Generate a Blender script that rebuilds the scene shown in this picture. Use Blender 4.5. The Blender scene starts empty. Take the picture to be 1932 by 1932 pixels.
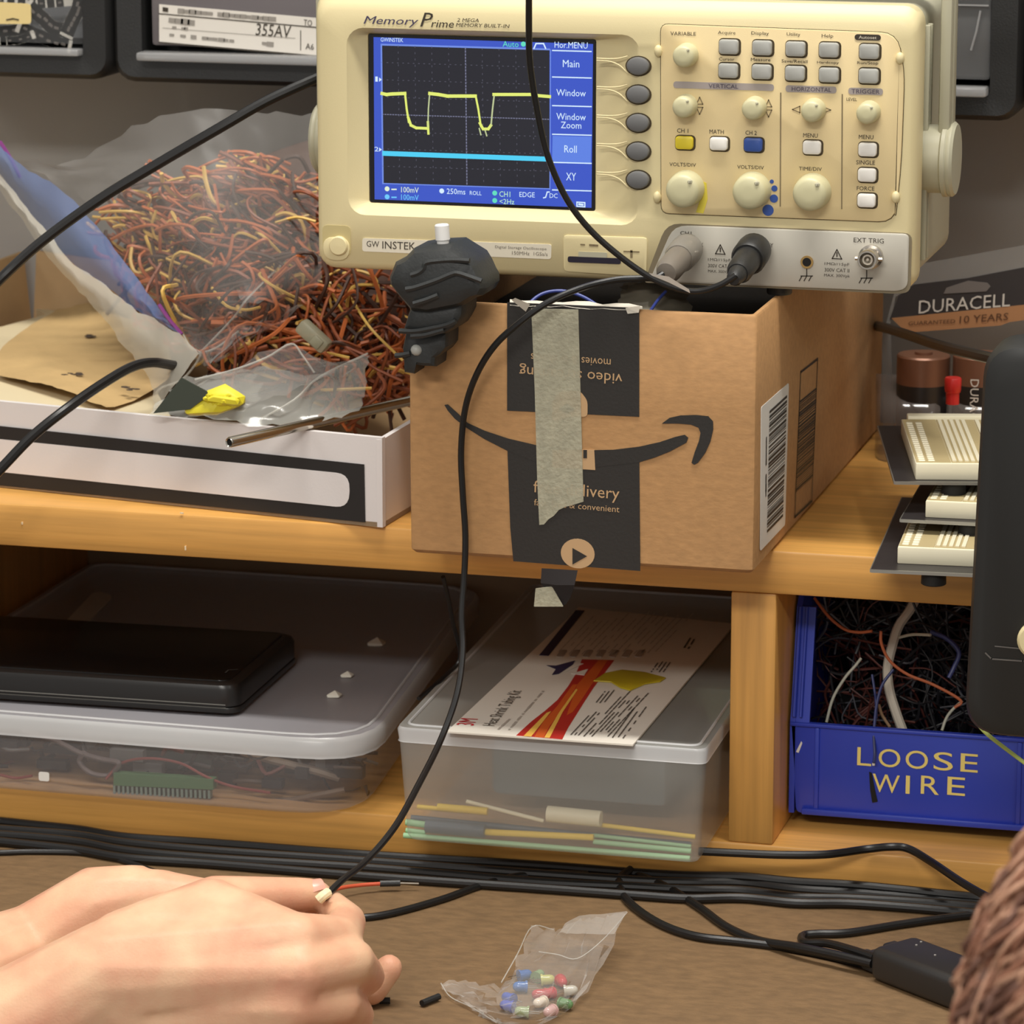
import bpy, bmesh, math, random
from mathutils import Vector as V, Matrix
R = math.radians
random.seed(7)
sc = bpy.context.scene
COL = sc.collection

# ---------------------------------------------------------------- camera (a phone's long lens, 1.9 m from the shelf, looking down 12.7 deg)
FPX = 7250.0
PITCH = math.atan(1640 / FPX)
YAW = math.atan(1984 / math.hypot(FPX, 1640))
CAM = V((0.45, -1.866, 1.3781))
FW = V((-math.sin(YAW) * math.cos(PITCH), math.cos(YAW) * math.cos(PITCH), -math.sin(PITCH)))
RT = V((math.cos(YAW), math.sin(YAW), 0))
UP = RT.cross(FW)
cd = bpy.data.cameras.new('camera')
cam = bpy.data.objects.new('camera', cd)
COL.objects.link(cam)
mw = Matrix((RT, UP, -FW)).transposed().to_4x4()
mw.translation = CAM
cam.matrix_world = mw
cd.sensor_width = 36
cd.lens = FPX / 1932 * 36
cd.clip_start = 0.05
cd.dof.use_dof = True
cd.dof.focus_distance = 1.86
cd.dof.aperture_fstop = 26
sc.camera = cam

# ---------------------------------------------------------------- world, room lights, exposure
w = bpy.data.worlds.new('room_light')
sc.world = w
w.use_nodes = True
bg = w.node_tree.nodes['Background']
bg.inputs[0].default_value = (1.0, 0.97, 0.93, 1)
bg.inputs[1].default_value = 0.46

def area(name, loc, sx, sy, power, col=(1, 0.965, 0.90)):
    l = bpy.data.lights.new(name, 'AREA')
    l.shape = 'RECTANGLE'
    l.size, l.size_y = sx, sy
    l.energy = power
    l.color = col
    o = bpy.data.objects.new(name, l)
    o.location = loc
    COL.objects.link(o)
    return o
area('ceiling_panel_over_bench', (0.15, -0.36, 2.75), 1.2, 0.20, 36)
area('ceiling_panel_behind', (0.1, -3.0, 2.75), 1.2, 0.5, 64)
area('ceiling_panel_right', (2.3, -1.4, 2.75), 0.6, 1.2, 10)
area('ceiling_panel_left', (-2.2, -1.4, 2.75), 0.6, 1.2, 10)
vs = sc.view_settings
vs.view_transform = 'Standard'
vs.look = 'None'
vs.exposure = 0.0
vs.gamma = 1.0
vs.use_curve_mapping = False

# ---------------------------------------------------------------- measuring: a pixel of the photograph met with a real plane
def ray(x, y):
    return FW + RT * ((x - 966) / FPX) - UP * ((y - 966) / FPX)
def PY(x, y, Y):
    d = ray(x, y); return CAM + d * ((Y - CAM.y) / d.y)
def PZ(x, y, Z):
    d = ray(x, y); return CAM + d * ((Z - CAM.z) / d.z)
def PX(x, y, X):
    d = ray(x, y); return CAM + d * ((X - CAM.x) / d.x)
def uy(x, y, Y):
    p = PY(x, y, Y); return (p.x, p.z)
def uz(x, y, Z):
    p = PZ(x, y, Z); return (p.x, p.y)
def ux(x, y, X):
    p = PX(x, y, X); return (p.y, p.z)
def frame(o, xd, yd):
    xd = V(xd).normalized(); yd = V(yd).normalized(); zd = xd.cross(yd)
    m = Matrix((xd, yd, zd)).transposed().to_4x4(); m.translation = V(o); return m
def FY(Y): return frame((0, Y, 0), (1, 0, 0), (0, 0, 1))      # (x, z) drawn on a plane facing the viewer, z out
def FZ(Z): return frame((0, 0, Z), (1, 0, 0), (0, 1, 0))      # (x, y) drawn on a level plane, z up
def FX(X): return frame((X, 0, 0), (0, 1, 0), (0, 0, 1))      # (y, z) drawn on a plane facing right

# ---------------------------------------------------------------- materials
def lin(c):
    c /= 255.0
    return c / 12.92 if c <= 0.04045 else ((c + 0.055) / 1.055) ** 2.4
def rgb(r, g, b): return (lin(r), lin(g), lin(b), 1)
MATS = {}
def mat(name, c=None, rough=0.5, metal=0, spec=0.5, var=0, vs=60, stretch=(1, 1, 1), bump=0, bs=300, alpha=1, emit=0,
        c2=None, coat=0, sss=0):
    if name in MATS: return MATS[name]
    m = bpy.data.materials.new(name); MATS[name] = m
    m.use_nodes = True
    nt = m.node_tree; p = nt.nodes['Principled BSDF']
    col = rgb(*c)
    p.inputs['Base Color'].default_value = col
    p.inputs['Roughness'].default_value = rough
    p.inputs['Metallic'].default_value = metal
    p.inputs['Specular IOR Level'].default_value = spec
    p.inputs['Alpha'].default_value = alpha
    p.inputs['Coat Weight'].default_value = coat
    if sss:
        p.inputs['Subsurface Weight'].default_value = sss
        p.inputs['Subsurface Radius'].default_value = (0.006, 0.002, 0.001)
        p.inputs['Subsurface Scale'].default_value = 1.0
    if emit:
        p.inputs['Emission Color'].default_value = col
        p.inputs['Emission Strength'].default_value = emit
        p.inputs['Base Color'].default_value = (0.004, 0.004, 0.004, 1)
    if var or c2 or bump:
        tc = nt.nodes.new('ShaderNodeTexCoord'); mp = nt.nodes.new('ShaderNodeMapping')
        mp.inputs['Scale'].default_value = stretch
        nt.links.new(tc.outputs['Object'], mp.inputs['Vector'])
    if var or c2:
        n = nt.nodes.new('ShaderNodeTexNoise'); n.inputs['Scale'].default_value = vs; n.inputs['Detail'].default_value = 5
        nt.links.new(mp.outputs[0], n.inputs['Vector'])
        mx = nt.nodes.new('ShaderNodeMix'); mx.data_type = 'RGBA'
        k = var or 0.0
        a = [max(0, v * (1 - k)) for v in col[:3]] + [1]
        b = rgb(*c2) if c2 else tuple(min(1, v * (1 + k)) for v in col[:3]) + (1,)
        rp = nt.nodes.new('ShaderNodeMapRange'); rp.inputs[1].default_value = 0.3; rp.inputs[2].default_value = 0.7
        nt.links.new(n.outputs[0], rp.inputs[0]); nt.links.new(rp.outputs[0], mx.inputs[0])
        mx.inputs[6].default_value = a; mx.inputs[7].default_value = b
        nt.links.new(mx.outputs[2], p.inputs['Base Color'])
    if bump:
        n2 = nt.nodes.new('ShaderNodeTexNoise'); n2.inputs['Scale'].default_value = bs; n2.inputs['Detail'].default_value = 4
        nt.links.new(mp.outputs[0], n2.inputs['Vector'])
        bn = nt.nodes.new('ShaderNodeBump'); bn.inputs['Strength'].default_value = bump; bn.inputs['Distance'].default_value = 0.001
        nt.links.new(n2.outputs[0], bn.inputs['Height']); nt.links.new(bn.outputs[0], p.inputs['Normal'])
    return m

# ---------------------------------------------------------------- mesh building
def rrect(cx, cy, w, h, r, n=5):
    out = []
    for ax, ay, a0 in ((1, 1, 0), (-1, 1, 90), (-1, -1, 180), (1, -1, 270)):
        for i in range(n):
            a = R(a0 + 90 * i / (n - 1))
            out.append((cx + ax * (w / 2 - r) + r * math.cos(a), cy + ay * (h / 2 - r) + r * math.sin(a)))
    return out
def rquad(pts, r, n=4):
    """rounded polygon through 2-D corner points"""
    out = []; k = len(pts)
    for i in range(k):
        p0, p1, p2 = V(pts[i - 1]), V(pts[i]), V(pts[(i + 1) % k])
        rr = r[i] if isinstance(r, (list, tuple)) else r
        a = p1 + (p0 - p1).normalized() * rr; b = p1 + (p2 - p1).normalized() * rr
        for j in range(n):
            t = j / (n - 1)
            q = a * (1 - t) ** 2 + p1 * 2 * t * (1 - t) + b * t * t
            out.append((q.x, q.y))
    return out
def smooth(pts, k=6):
    """Catmull-Rom through points of any dimension"""
    P = [V(p) for p in pts]
    if len(P) < 3: return P
    P = [P[0] * 2 - P[1]] + P + [P[-1] * 2 - P[-2]]
    out = []
    for i in range(1, len(P) - 2):
        a, b, c, d = P[i - 1], P[i], P[i + 1], P[i + 2]
        for j in range(k):
            t = j / k
            out.append(0.5 * ((2 * b) + (c - a) * t + (2 * a - 5 * b + 4 * c - d) * t * t + (3 * b - a - 3 * c + d) * t ** 3))
    out.append(P[-2])
    return out
ICO = None
class B:
    def __init__(s): s.v = []; s.f = []; s.m = []
    def add(s, vs, fs, M=None, mi=0):
        o = len(s.v)
        s.v += [(M @ V(p)) if M else V(p) for p in vs]
        for f in fs: s.f.append([i + o for i in f]); s.m.append(mi)
        return s
    def bm(s, bm, M=None, mi=0):
        bm.verts.index_update()
        s.add([v.co.copy() for v in bm.verts], [[v.index for v in f.verts] for f in bm.faces], M, mi); bm.free(); return s
    def box(s, c, d, bev=0, M=None, mi=0, seg=2):
        bm = bmesh.new(); bmesh.ops.create_cube(bm, size=1)
        for v in bm.verts: v.co = V((v.co.x * d[0], v.co.y * d[1], v.co.z * d[2]))
        if bev: bmesh.ops.bevel(bm, geom=bm.edges[:], offset=bev, segments=seg, affect='EDGES', profile=0.5)
        for v in bm.verts: v.co += V(c)
        return s.bm(bm, M, mi)
    def loft(s, rings, cap0=True, cap1=True, M=None, mi=0):
        n = len(rings[0]); vs = [p for r in rings for p in r]; fs = []
        for k in range(len(rings) - 1):
            for i in range(n):
                j = (i + 1) % n
                fs.append([k * n + i, k * n + j, (k + 1) * n + j, (k + 1) * n + i])
        if cap0: fs.append(list(range(n))[::-1])
        if cap1: fs.append([(len(rings) - 1) * n + i for i in range(n)])
        return s.add(vs, fs, M, mi)
    def prism(s, poly, z0, z1, M=None, mi=0, bev=0):
        a = sum(poly[i - 1][0] * poly[i][1] - poly[i][0] * poly[i - 1][1] for i in range(len(poly)))
        if a < 0: poly = poly[::-1]
        if not bev:
            return s.loft([[(x, y, z0) for x, y in poly], [(x, y, z1) for x, y in poly]], M=M, mi=mi)
        cx = sum(p[0] for p in poly) / len(poly); cy = sum(p[1] for p in poly) / len(poly)
        ex = max(abs(p[0] - cx) for p in poly); ey = max(abs(p[1] - cy) for p in poly)
        def sh(d, z): return [(cx + (x - cx) * (1 - d / ex), cy + (y - cy) * (1 - d / ey), z) for x, y in poly]
        sg = 1 if z1 > z0 else -1
        return s.loft([sh(0, z0), sh(0, z1 - bev * sg), sh(bev * 0.3, z1 - bev * 0.3 * sg), sh(bev, z1)], M=M, mi=mi)
    def lathe(s, prof, n=24, M=None, mi=0, cap=True):
        rings = [[(r * math.cos(2 * math.pi * i / n), r * math.sin(2 * math.pi * i / n), z) for i in range(n)] for r, z in prof]
        return s.loft(rings, cap, cap, M, mi)
    def tube(s, pts, r, n=8, mi=0, caps=True):
        P = [V(p) for p in pts]; rings = []
        t = (P[1] - P[0]).normalized()
        u = t.cross(V((0, 0, 1)))
        if u.length < 1e-3: u = t.cross(V((1, 0, 0)))
        u.normalize()
        for i, p in enumerate(P):
            t = (P[min(i + 1, len(P) - 1)] - P[max(i - 1, 0)])
            if t.length < 1e-9: t = V((1, 0, 0))
            t.normalize()
            u = (u - t * u.dot(t)); u.normalize(); w_ = t.cross(u)
            rr = r[i] if isinstance(r, (list, tuple)) else r
            rings.append([p + (u * math.cos(2 * math.pi * k / n) + w_ * math.sin(2 * math.pi * k / n)) * rr for k in range(n)])
        return s.loft(rings, caps, caps, None, mi)
    def grid(s, rows, M=None, mi=0):
        nu = len(rows[0]); fs = []
        for j in range(len(rows) - 1):
            for i in range(nu - 1):
                fs.append([j * nu + i, j * nu + i + 1, (j + 1) * nu + i + 1, (j + 1) * nu + i])
        return s.add([p for r in rows for p in r], fs, M, mi)
    def ball(s, c, r, mi=0, sub=2, sc_=(1, 1, 1)):
        bm = bmesh.new(); bmesh.ops.create_icosphere(bm, subdivisions=sub, radius=1)
        for v in bm.verts: v.co = V((v.co.x * r * sc_[0], v.co.y * r * sc_[1], v.co.z * r * sc_[2])) + V(c)
        return s.bm(bm, None, mi)
    def hull(s, balls, mi=0, sub=2):
        bm = bmesh.new()
        for c, r in balls:
            g = bmesh.ops.create_icosphere(bm, subdivisions=sub, radius=r)
            bmesh.ops.translate(bm, verts=g['verts'], vec=V(c))
        h = bmesh.ops.convex_hull(bm, input=bm.verts[:])
        bmesh.ops.delete(bm, geom=list({e for e in h['geom_interior'] if isinstance(e, bmesh.types.BMVert)}), context='VERTS')
        bmesh.ops.delete(bm, geom=[v for v in bm.verts if not v.link_faces], context='VERTS')
        return s.bm(bm, None, mi)
    def text(s, t, M, c, w=None, h=None, rot=0, mi=0, bold=0, shear=0, up=0.0002, align='CENTER', res=2):
        """flat lettering centred at c, fitted to width w and/or height h"""
        cu = bpy.data.curves.new('t', 'FONT'); cu.body = t; cu.resolution_u = res; cu.offset = 0; cu.shear = shear
        cu.align_x = align
        ob = bpy.data.objects.new('t', cu); COL.objects.link(ob)
        dg = bpy.context.evaluated_depsgraph_get(); ev = ob.evaluated_get(dg); me = ev.to_mesh()
        vs = [v.co.copy() for v in me.vertices]; fs = [list(p.vertices) for p in me.polygons]
        ev.to_mesh_clear(); bpy.data.objects.remove(ob); bpy.data.curves.remove(cu)
        if not vs: return s
        x0 = min(v.x for v in vs); x1 = max(v.x for v in vs); y0 = min(v.y for v in vs); y1 = max(v.y for v in vs)
        sx = (w / (x1 - x0)) if w else None; sy = (h / (y1 - y0)) if h else None
        sx = sx or sy; sy = sy or sx
        ca, sa = math.cos(R(rot)), math.sin(R(rot)); out = []
        for v in vs:
            a = (v.x - (x0 + x1) / 2) * sx; b = (v.y - (y0 + y1) / 2) * sy
            out.append((c[0] + a * ca - b * sa, c[1] + a * sa + b * ca, up))
        return s.add(out, fs, M, mi)
    def line(s, pts, wd, M, mi=0, up=0.0002, closed=False):
        """flat printed stroke along 2-D points"""
        P = [V(p[:2]) for p in pts]
        if closed: P = P + [P[0]]
        for a, b in zip(P, P[1:]):
            d = (b - a)
            if d.length < 1e-9: continue
            d.normalize(); n = V((-d.y, d.x)) * wd / 2; e = d * wd * 0.4
            s.add([(a - n - e).to_3d() + V((0, 0, up)), (b - n + e).to_3d() + V((0, 0, up)), (b + n + e).to_3d() + V((0, 0, up)), (a + n - e).to_3d() + V((0, 0, up))],
                  [[0, 1, 2, 3]], M, mi)
        return s

def smudge(b, F, a, c, wd, n, rnd, mi=0, up=.0003):
    """print too small to read: a broken row of short strokes from a to c"""
    a, c = V(a), V(c); d = (c - a) / n
    for i in range(n):
        if rnd.random() < .16: continue
        p0 = a + d * (i + .08); p1 = a + d * (i + rnd.uniform(.55, .88))
        b.line([tuple(p0), tuple(p1)], wd * rnd.uniform(.6, 1), F, mi, up)
    return b

def tag(o, label=None, cat=None, group=None, kind=None):
    if label: o['label'] = label
    if cat: o['category'] = cat
    if group: o['group'] = group
    if kind: o['kind'] = kind
    return o
WM = {}
def thing(name, label, cat, loc=(0, 0, 0), group=None, kind=None):
    o = bpy.data.objects.new(name, None); COL.objects.link(o); o.location = loc; o.empty_display_size = 0.02
    WM[o.name] = Matrix.Translation(V(loc))
    return tag(o, label, cat, group, kind)
def mk(name, b, ms, parent=None, ang=35, label=None):
    """one mesh object from world-space shapes; its origin goes to its own centre"""
    if not isinstance(ms, (list, tuple)): ms = [ms]
    lo = V([min(v[i] for v in b.v) for i in range(3)]); hi = V([max(v[i] for v in b.v) for i in range(3)])
    c = (lo + hi) / 2
    if parent is None: c.z = lo.z
    me = bpy.data.meshes.new(name)
    me.from_pydata([v - c for v in b.v], [], b.f)
    for m in ms: me.materials.append(m)
    me.polygons.foreach_set('material_index', b.m)
    me.polygons.foreach_set('use_smooth', [True] * len(me.polygons))
    me.update()
    if ang < 180: me.set_sharp_from_angle(angle=R(ang))
    o = bpy.data.objects.new(name, me); COL.objects.link(o)
    WM[o.name] = Matrix.Translation(c)
    if parent is not None:
        o.parent = parent
        o.matrix_parent_inverse = Matrix()
        o.location = c - WM[parent.name].translation
    else: o.location = c
    if label: o['label'] = label
    return o
def solo(name, b, ms, label, cat, group=None, kind=None, ang=35):
    return tag(mk(name, b, ms, None, ang), label, cat, group, kind)
def wallin(o, b=None): return o
def cable(pts, r, k=8, n=10, b=None):
    """pts in world space -> smooth tube"""
    b = b or B()
    return b.tube(smooth(pts, k), r, n)
def film(rows, ku=5, kv=5, amp=0.0, seed=0, b=None, mi=0):
    """bag skin: control rows of world points, smoothed both ways and crumpled a little"""
    rnd = random.Random(seed)
    rr = [smooth(r, ku) for r in rows]
    cols = [smooth([r[i] for r in rr], kv) for i in range(len(rr[0]))]
    g = [[cols[i][j].copy() for i in range(len(cols))] for j in range(len(cols[0]))]
    if amp:
        for r in g:
            for p in r: p += V((rnd.uniform(-1, 1), rnd.uniform(-1, 1), rnd.uniform(-1, 1))) * amp
    b = b or B()
    return b.grid(g, mi=mi)

# ================================================================ SETTING
m_wall = mat('wall_paint', (163, 162, 160), 0.75, var=0.03, vs=3, bump=0.15, bs=900)
m_desk = mat('hardboard_top', (118, 92, 62), 0.62, var=0.16, vs=220, stretch=(0.5, 1, 1), bump=0.3, bs=700)
m_wood = mat('maple_boards', (214, 159, 84), 0.36, var=0.16, vs=150, stretch=(0.05, 1, 1.4), bump=0.08, bs=400)
m_woodv = mat('maple_upright', (214, 159, 84), 0.38, var=0.14, vs=150, stretch=(1.4, 1, 0.05), bump=0.08, bs=400)
m_woodd = mat('dark_back_panel', (156, 130, 100), 0.6, var=0.1, vs=20)
m_black = mat('black_plastic', (38, 38, 38), 0.42, bump=0.1, bs=1500)
m_cable = mat('black_cable_sheath', (24, 23, 23), 0.36, spec=0.45)
m_white = mat('white_plastic', (236, 234, 228), 0.4)
m_kraft = mat('kraft_board', (184, 140, 92), 0.72, var=0.09, vs=330, stretch=(0.5, 1, 1), bump=0.12, bs=500)
m_kraftin = mat('kraft_inside', (196, 164, 122), 0.8, var=0.06, vs=40, bump=0.1, bs=400)

for nm, c_, d_ in (('wall_back', (0, 0.41, 1.4), (6.2, 0.1, 2.8)), ('wall_left', (-3.05, -1.6, 1.4), (.1, 4.0, 2.8)), ('wall_right', (3.05, -1.6, 1.4), (.1, 4.0, 2.8))):
    tag(solo(nm, B().box(c_, d_), m_wall, None, None), kind='structure')
tag(solo('floor', B().box((0, -1.6, -.05), (6.2, 4.0, .1)), mat('grey_floor', (120, 116, 110), .6, var=.05, vs=8), None, None), kind='structure')
bench = thing('workbench', 'brown hardboard workbench top the hands and cables lie on', 'workbench', (0, -0.15, 0.72))
mk('bench_top', B().box((0, 0.0, 0.735), (2.4, 0.72, 0.03), 0.003), m_desk, bench)

for lx in (-1.1, 1.1):
    for ly in (-.32, .32): mk('leg', B().box((lx, ly, .36), (.05, .05, .72), .004), m_black, bench)
mk('support_rail', B().box((0, .32, .69), (2.2, .02, .06)), m_black, bench)

hutch = thing('desk_shelf', 'honey coloured wooden desk shelf with an upright divider below', 'shelf', (0, 0.16, 0.75))
SZ = 0.9293; SB = 0.9063; BZ = 0.773
mk('shelf_board', B().box((-0.13, 0.17, (SZ + SB) / 2), (1.0, 0.34, SZ - SB), 0.0016), m_wood, hutch)
mk('base_board', B().box((-0.13, 0.17, 0.7615), (1.0, 0.34, 0.023), 0.0016), m_wood, hutch)
mk('divider', B().box((0.0792, 0.166, (SB + BZ) / 2), (0.0236, 0.331, SB - BZ), 0.0012), m_woodv, hutch)
mk('divider', B().box((-0.4235, 0.166, (SB + BZ) / 2), (0.0236, 0.331, SB - BZ), 0.0012), m_woodv, hutch)
mk('divider', B().box((0.34, 0.166, (SB + BZ) / 2), (0.0236, 0.331, SB - BZ), 0.0012), m_woodv, hutch)
mk('back_panel', B().box((-0.13, 0.336, (SB + BZ) / 2), (1.0, 0.008, SB - BZ)), m_woodd, hutch)

nk = B()
for px, py, a_, b_ in ((350, 1034, 3, 9), (343, 968, 7, 3), (42, 987, 3, 5)):
    c = PY(px, py, -.0002); nk.box(c, (a_ / 3900, .0006, b_ / 3900))
mk('edge_nick', nk, mat('pale_nick', (236, 214, 176), .6), hutch)

# ================================================================ OSCILLOSCOPE
m_cream = mat('cream_plastic', (226, 211, 164), 0.42, var=0.015, vs=8, bump=0.05, bs=1800)
m_cream2 = mat('cream_keypad_plate', (228, 206, 156), 0.45, bump=0.05, bs=1800)
m_greyc = mat('grey_cream_plastic', (182, 178, 154), 0.45)
m_knob = mat('knob_plastic', (205, 199, 160), 0.4)
m_bgrey = mat('grey_button', (172, 172, 166), 0.42)
m_bwhite = mat('white_button', (238, 234, 226), 0.38)
m_soft = mat('dark_grey_soft_key', (108, 108, 108), 0.5)
m_gap = mat('dark_gap', (70, 58, 36), 0.8)
m_print = mat('black_print', (58, 50, 40), 0.6)
m_printg = mat('grey_print', (128, 112, 82), 0.6)
m_lilac = mat('lilac_print', (166, 156, 152), 0.6)
m_yel = mat('yellow_button', (226, 204, 50), 0.38)
m_blue = mat('blue_button', (52, 84, 160), 0.38)
m_silver = mat('silver_panel', (196, 191, 178), 0.42, metal=0.15)
m_metal = mat('nickel', (200, 192, 180), 0.22, metal=1)
m_strip = mat('pale_label', (224, 216, 196), 0.4)
m_hole = mat('black_hole', (8, 7, 6), 0.7)

scope = thing('oscilloscope', 'cream bench oscilloscope with glowing blue screen, standing on the cardboard box', 'oscilloscope', (0.0024, 0.07, 1.0636))
# bezel outline in the plane Y=0
bx0, bx1 = PY(593, 260, 0).x, PY(1729, 290, 0).x
bz0 = 1.0636; bz1 = bz0 + 0.1415
def ring(x0, x1, z0, z1, r, y, n=6):
    return [(x, y, z) for x, z in rrect((x0 + x1) / 2, (z0 + z1) / 2, x1 - x0, z1 - z0, r, n)]
# screen opening
sx0, sz1 = uy(696, 64, 0.008); sx1, sz0 = uy(1122, 398, 0.008)
sz1 = (PY(696, 64, .008).z + PY(1124, 76, .008).z) / 2; sz0 = (PY(699, 379, .008).z + PY(1122, 398, .008).z) / 2
ox0 = PY(655, 220, 0).x; ox1 = PY(1206, 240, 0).x; oz1 = PY(900, 58, 0).z; oz0 = PY(900, 414, 0).z
body = B()
body.loft([ring(bx0 + .001, bx1 - .001, bz0 + .001, bz1 - .001, .008, .024), ring(bx0, bx1, bz0, bz1, .009, .0195), ring(bx0, bx1, bz0, bz1, .009, .0065),
           ring(bx0 + .0012, bx1 - .0012, bz0 + .0012, bz1 - .004, .009, .0022), ring(bx0 + .004, bx1 - .004, bz0 + .004, bz1 - .0085, .008, 0),
           ring(ox0, ox1, oz0, oz1, .009, 0), ring(ox0 + .0012, ox1 - .002, oz0 + .001, oz1 - .001, .008, .0016),
           ring(sx0 - .0005, sx1 + .0005, sz0 - .0005, sz1 + .0005, .0015, .0078), ring(sx0 - .0005, sx1 + .0005, sz0 - .0005, sz1 + .0005, .0015, .0105)], cap1=True)
bezel = mk('bezel', body, m_cream, scope, 40)
hx0, hx1 = bx0 + .004, bx1 - .002
main = B().loft([ring(hx0, hx1, bz0 + .002, bz1 - .002, .010, .024), ring(hx0, hx1, bz0 + .002, bz1 - .002, .010, .128), ring(hx0 + .006, hx1 - .006, bz0 + .008, bz1 - .008, .008, .14)])
hous = mk('housing', main, m_greyc, scope, 40)
for sx, s in ((hx0, -1), (hx1, 1)):
    for dy in (.034, .042):
        mk('side_rib', B().box((sx + s * .001, dy, (bz0 + bz1) / 2), (.003, .0035, .118), .0008), m_greyc, hous)
# carrying handle: hubs at both sides, arms rising to a grip above
HY = .041
hz = PY(1790, 300, HY).z
def hub(x, s):
    M = frame((x, HY, hz), (0, 1, 0), (0, 0, 1)) if s > 0 else frame((x, HY, hz), (0, -1, 0), (0, 0, 1))
    return B().lathe([(.0172, 0), (.0172, .009), (.0190, .0100), (.0190, .0118), (.0184, .0126), (.0188, .0132), (.0188, .0146), (.0175, .0160), (.001, .0166)], 36, M)
mk('handle_hub', hub(hx1, 1), m_greyc, scope); mk('handle_hub', hub(hx0 + .001, -1), m_greyc, scope)
for x in (hx1 + .0105, hx0 - .0100):
    a = B().box((x, HY, hz + .070), (.0060, .020, .118), .002)
    a.box((x, HY, hz + .070), (.0075, .009, .118), .0015)
    mk('handle_arm', a, m_greyc, scope)
mk('handle_grip', B().box(((hx0 + hx1) / 2, HY, hz + .133), (hx1 - hx0 + .027, .024, .014), .004), m_greyc, scope)
for x, y in ((-.0855, .012), (.0878, .012), (-.0855, .12), (.0878, .12)):
    mk('foot', B().lathe([(.006, 1.0590), (.0065, 1.0598), (.0065, 1.0650)], 16, Matrix.Translation((x, y, 0))), m_black, scope)

F0 = FY(0)
def knob(px, py, rpx, dep, name='knob'):
    r = rpx / 3.86e3
    c = PY(px, py, -dep)
    M = frame((c.x, 0, c.z), (1, 0, 0), (0, 0, 1))
    prof = [(r * 1.04, -.0005), (r * 1.04, dep * .25), (r, dep * .32), (r * .97, dep * .8), (r * .88, dep * .94), (r * .7, dep), (r * .3, dep * 1.02), (.0002, dep * 1.02)]
    k = mk(name, B().lathe(prof, 32, M), m_knob, scope, 50)
    a = R(50)
    d = B().ball(M @ V((math.cos(a) * r * .72, math.sin(a) * r * .72, dep * .97)), r * .16, sub=1)
    mk('finger_dimple', d, m_greyc, k)
    return k
kx = [(1288, 107, 22), (1287, 203, 21.5), (1418, 207, 21.5), (1530, 211, 21.5), (1634, 215, 21)]
for px, py, r in kx: knob(px, py, r, .011)
for px, py in ((1286, 361), (1412, 364), (1526, 367)): knob(px, py, 34, .013)

# keypad plate, a little proud of the bezel
pc = [uy(1247, 45, 0), uy(1692, 62, 0), uy(1707, 130, 0), uy(1700, 330, 0), uy(1688, 419, 0), uy(1248, 402, 0)]
plate = B().prism(rquad(pc, [.004, .008, .01, .02, .008, .004], 5), 0, .0011, F0, bev=.0006)
rim = B().line(rquad(pc, [.004, .008, .01, .02, .008, .004], 5), .0006, F0, up=.0003, closed=True)
kp = mk('keypad_plate', plate, m_cream2, scope); mk('groove', rim, m_gap, kp)
KP = .0011
def button(px, py, wpx, hpx, m, dep=.0035, name='button', rr=.0016, base=KP):
    c = uy(px, py, -dep)
    wd, ht = wpx / 3.86e3, hpx / 3.86e3
    b = B().prism(rrect(c[0], c[1], wd, ht, rr, 4), base, dep, F0, bev=.0009)
    g = B().prism(rrect(c[0] + .0003, c[1] - .0001, wd + .0014, ht + .0014, rr + .0005, 4), base - .0004, base + .0002, F0)
    o = mk(name, b, m, scope); mk('button_gap', g, m_gap, o)
    return o
for px, py in ((1374, 89), (1437, 91), (1500, 93), (1563, 95), (1639, 98), (1373, 134), (1436, 136), (1499, 139), (1563, 142), (1638, 144)):
    button(px, py, 38, 28, m_bgrey)
button(1290, 270, 35, 25, m_yel); button(1355, 272, 35, 25, m_bwhite); button(1420, 274, 36, 26, m_blue)
for px, py in ((1531, 279), (1636, 283), (1635, 331), (1634, 379)): button(px, py, 35, 26, m_bwhite)
# soft keys beside the screen, each with its moulded tail
for i in range(5):
    px, py = 1203, 125 + 53.7 * i
    c = uy(px, py, -.002)
    o = mk('soft_key', B().prism([(c[0] + .0058 * math.cos(2 * math.pi * k / 24), c[1] + .0045 * math.sin(2 * math.pi * k / 24)) for k in range(24)], 0, .0026, F0, bev=.0012), m_soft, scope)
    mk('button_gap', B().prism([(c[0] + .0067 * math.cos(2 * math.pi * k / 24), c[1] - .0001 + .0051 * math.sin(2 * math.pi * k / 24)) for k in range(24)], 0, .0003, F0), m_gap, o)
    t = B()
    for ys in ((-15, -14, -15, -19), (-11, -9, -2, 13)):
        t.tube(smooth([PY(x, py + dy, 0) for x, dy in zip((1126, 1150, 1168, 1184), ys)], 5), .0004, 6)
    mk('key_ridge', t, m_cream, bezel)
for px, py in ((1242, 96), (1240, 372), (1698, 110), (1690, 372)):
    mk('latch_nub', B().ball(PY(px, py, -.001), .0024, sub=2, sc_=(.9, .8, 1.3)), m_cream, bezel)
# power button well
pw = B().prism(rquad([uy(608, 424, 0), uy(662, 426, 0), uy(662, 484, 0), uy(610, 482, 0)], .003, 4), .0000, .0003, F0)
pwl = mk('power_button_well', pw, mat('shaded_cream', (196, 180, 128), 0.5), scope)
pl = B().prism(rquad([uy(609, 446, 0), uy(661, 448, 0), uy(660, 492, 0), uy(611, 490, 0)], .006, 5), .0003, .0010, F0, bev=.0005)
mk('power_button_surround', pl, m_cream, pwl)
c = PY(638, 464, -.002)
mk('power_button', B().lathe([(.0050, 0), (.0050, .0018), (.0044, .0026), (.0001, .0028)], 24, frame((c.x, 0, c.z), (1, 0, 0), (0, 0, 1))), m_cream, scope)
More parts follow.
